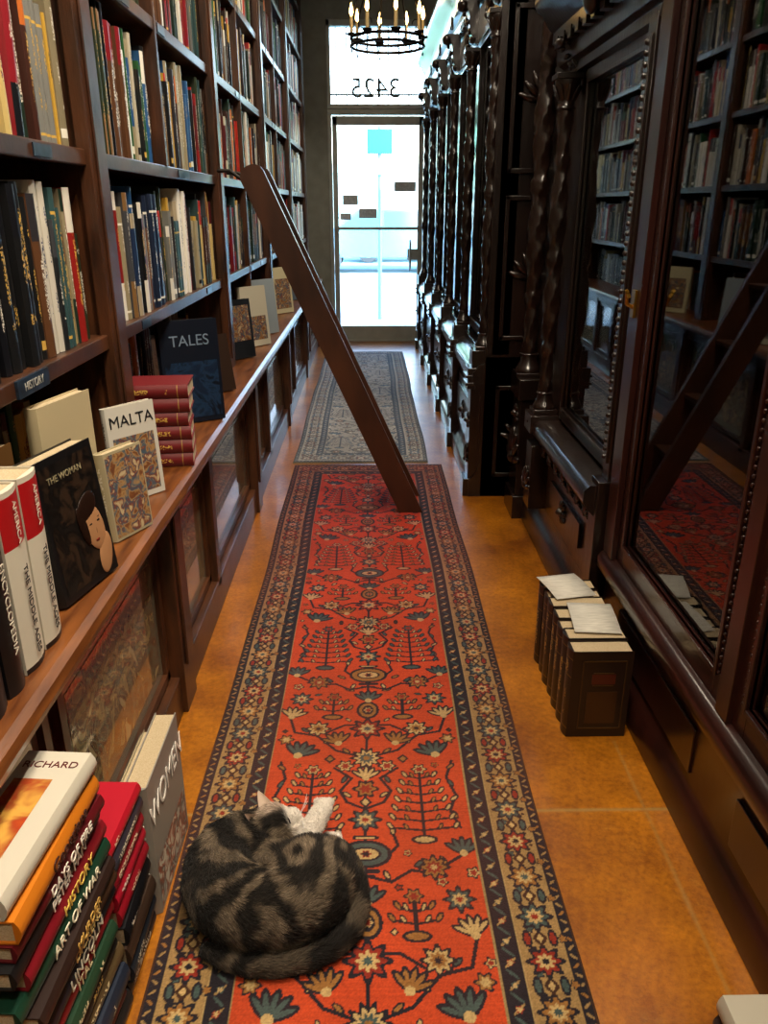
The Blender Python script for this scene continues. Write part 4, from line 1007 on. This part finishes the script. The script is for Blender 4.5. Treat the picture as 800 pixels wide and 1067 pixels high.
# ------------------------------------------------------------ outside
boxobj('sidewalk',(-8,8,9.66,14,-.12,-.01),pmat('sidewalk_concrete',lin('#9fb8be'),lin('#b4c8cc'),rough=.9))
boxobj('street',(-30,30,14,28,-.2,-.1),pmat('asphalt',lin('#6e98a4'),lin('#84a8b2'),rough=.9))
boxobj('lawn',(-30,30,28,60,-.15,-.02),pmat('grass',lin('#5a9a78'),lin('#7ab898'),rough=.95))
mb=MB(); mb.tube([(.14,11.6,-.008),(.14,11.6,2.5)],.03,10); mb.box(-.03,.31,11.55,11.57,2.16,2.46,1); mb.box(.0,.28,11.55,11.565,1.9,2.1,2)
mb.build('street_sign',[pmat('galvanized_steel',lin('#6f98a4'),rough=.5,metal=.2),pmat('sign_blue',lin('#2a6f88'),rough=.5),pmat('sign_face',lin('#9acad4'),rough=.5)],.003)
def car(x,y,col):
    mb=MB(); W=1.75
    side=[(0,.3),(.0,.75),(.15,.9),(1.0,1.0),(1.6,1.42),(3.0,1.45),(3.8,1.05),(4.35,.98),(4.4,.5),(4.35,.3)]
    mb.prism([(x+p,z) for p,z in side],y,y+W)
    win=[(1.12,1.0),(1.64,1.36),(2.2,1.39),(2.2,1.0)]; win2=[(2.28,1.0),(2.28,1.39),(2.95,1.39),(3.55,1.04)]
    for wn in (win,win2): mb.prism([(x+p,z) for p,z in wn],y-.01,y+.0,1)
    for wx in (.85,3.5):
        for yy in (y-.02,y+W-.2):
            M=Matrix.Translation((x+wx,yy,.235))@Matrix.Rotation(-PI/2,4,'X')
            mb.lathe(0,0,[(.2,0),(.33,.0),(.33,.22),(.2,.22)],20,2,M=M); mb.lathe(0,0,[(.05,-.01),(.19,-.01),(.19,.01)],14,3,M=M)
    mb.build('parked_car',[pmat('car_paint',col,rough=.25,coat=1),pmat('car_glass',lin('#4a7284'),rough=.1),pmat('tyre',lin('#40484c'),rough=.8),ALU],.02)
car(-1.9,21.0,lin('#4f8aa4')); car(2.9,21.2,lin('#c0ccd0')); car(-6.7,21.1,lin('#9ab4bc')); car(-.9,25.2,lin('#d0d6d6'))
def tree(x,y,h,seed):
    mb=MB(); rg=random.Random(seed); mb.tube([(x,y,.0),(x+.02,y,h*.3),(x,y,h*.6)],[.25,.2,.12],10)
    for k in range(26):
        a=rg.uniform(0,6.28); r=rg.uniform(0,h*.28); mb.ell((x+r*math.cos(a),y+r*math.sin(a),h*.62+rg.uniform(-.2,.35)*h),(h*.12,)*3,None,8,6,1)
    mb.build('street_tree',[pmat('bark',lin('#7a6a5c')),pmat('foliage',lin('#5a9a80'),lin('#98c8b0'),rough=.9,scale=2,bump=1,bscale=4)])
tree(-3.6,33,6,1); tree(5.5,36,6,2); tree(-11,35,8,3); tree(12,34,8,4)
mb=MB(); mb.box(-30,30,60,66,-.018,4); mb.box(-30,30,59.8,60,3.7,4.3)
for k in range(18): mb.box(-28+k*3.2,-26.4+k*3.2,59.9,60,.8,3.0,1)
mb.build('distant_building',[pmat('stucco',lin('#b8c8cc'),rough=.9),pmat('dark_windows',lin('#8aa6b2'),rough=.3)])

# ------------------------------------------------------------ lights
FIX=pmat('fixture_metal',lin('#b8b0a0'),rough=.4,metal=.3); GLOW=pmat('lamp_diffuser',(1,.95,.85),emis=(1,.86,.66),es=6)
def clight(y,x,pw,size=.4,col=(1,.84,.64)):
    mb=MB(); mb.lathe(x,y,[(.24,3.69),(.25,3.64),(.24,3.62)],24); mb.lathe(x,y,[(.22,3.619),(.22,3.612)],24,1)
    mb.build('ceiling_light',[FIX,GLOW])
    l=bpy.data.lights.new('lamp','AREA'); l.shape='DISK'; l.size=size; l.energy=pw; l.color=col
    o=bpy.data.objects.new('ceiling_lamp_light',l); S.collection.objects.link(o); o.location=(x,y,3.6)
clight(1.1,.15,66); clight(3.2,.1,24); clight(5.4,.0,13); clight(-.7,.1,30)
mb=MB(); mb.box(.50,.53,-1.2,8.8,3.66,3.7)  # unseen rail with lamp heads, added to carry the shelf fill spots
FLp=[-.5,.9,2.3,3.7,5.2,6.8,8.3]
for y in FLp:
    M=Matrix.Translation((.5,y,3.56))@Matrix.Rotation(math.radians(32),4,'Y')
    mb.tube([(.515,y,3.66),(.5,y,3.58)],.008,6); mb.lathe(0,0,[(.035,-.06),(.045,-.05),(.045,.05),(.03,.06)],14,M=M)
mb.build('fill_light_rail',[IRON])
for y,pw in zip(FLp,(110,125,125,115,95,85,60)):  # fill spots added to brighten the left bookcase
    l=bpy.data.lights.new('fill_spot','SPOT'); l.energy=pw; l.color=(1,.87,.70); l.spot_size=math.radians(80); l.spot_blend=.7; l.shadow_soft_size=.05
    o=bpy.data.objects.new('fill_spot_light',l); S.collection.objects.link(o); o.location=(.46,y,3.48)
    dv=Vector((-.85,y,1.35))-o.location; o.rotation_euler=dv.to_track_quat('-Z','Y').to_euler()
l=bpy.data.lights.new('sun','SUN'); l.energy=10; l.angle=.02; l.color=(1,.98,.95)
o=bpy.data.objects.new('sun',l); S.collection.objects.link(o); o.rotation_euler=(math.radians(40),math.radians(25),0)
l=bpy.data.lights.new('door_portal','AREA'); l.shape='RECTANGLE'; l.size=1.1; l.size_y=3.3; l.cycles.is_portal=True
o=bpy.data.objects.new('door_portal',l); S.collection.objects.link(o); o.location=(.1,9.7,1.65); o.rotation_euler=(math.radians(-90),0,0)
w=bpy.data.worlds.new('sky'); S.world=w; w.use_nodes=True; nt=w.node_tree; bg=nt.nodes['Background']
sk=nt.nodes.new('ShaderNodeTexSky'); sk.sky_type='NISHITA'; sk.sun_disc=False; sk.sun_elevation=math.radians(42); sk.sun_rotation=math.radians(150); sk.air_density=1.2; sk.dust_density=1.0
nt.links.new(sk.outputs[0],bg.inputs[0]); bg.inputs[1].default_value=2.0
try:
    S.view_settings.view_transform='Standard'; S.view_settings.look='None'; S.view_settings.exposure=0
except Exception as e: print(e)

cam=bpy.data.cameras.new('camera'); co_=bpy.data.objects.new('camera',cam); S.collection.objects.link(co_)
cam.sensor_fit='VERTICAL'; cam.sensor_height=24; cam.lens=24*820/1067; cam.clip_start=.03; cam.clip_end=300
co_.location=(0,0,1.5); co_.rotation_euler=(math.radians(90-21.2),0,math.radians(-.98)); S.camera=co_
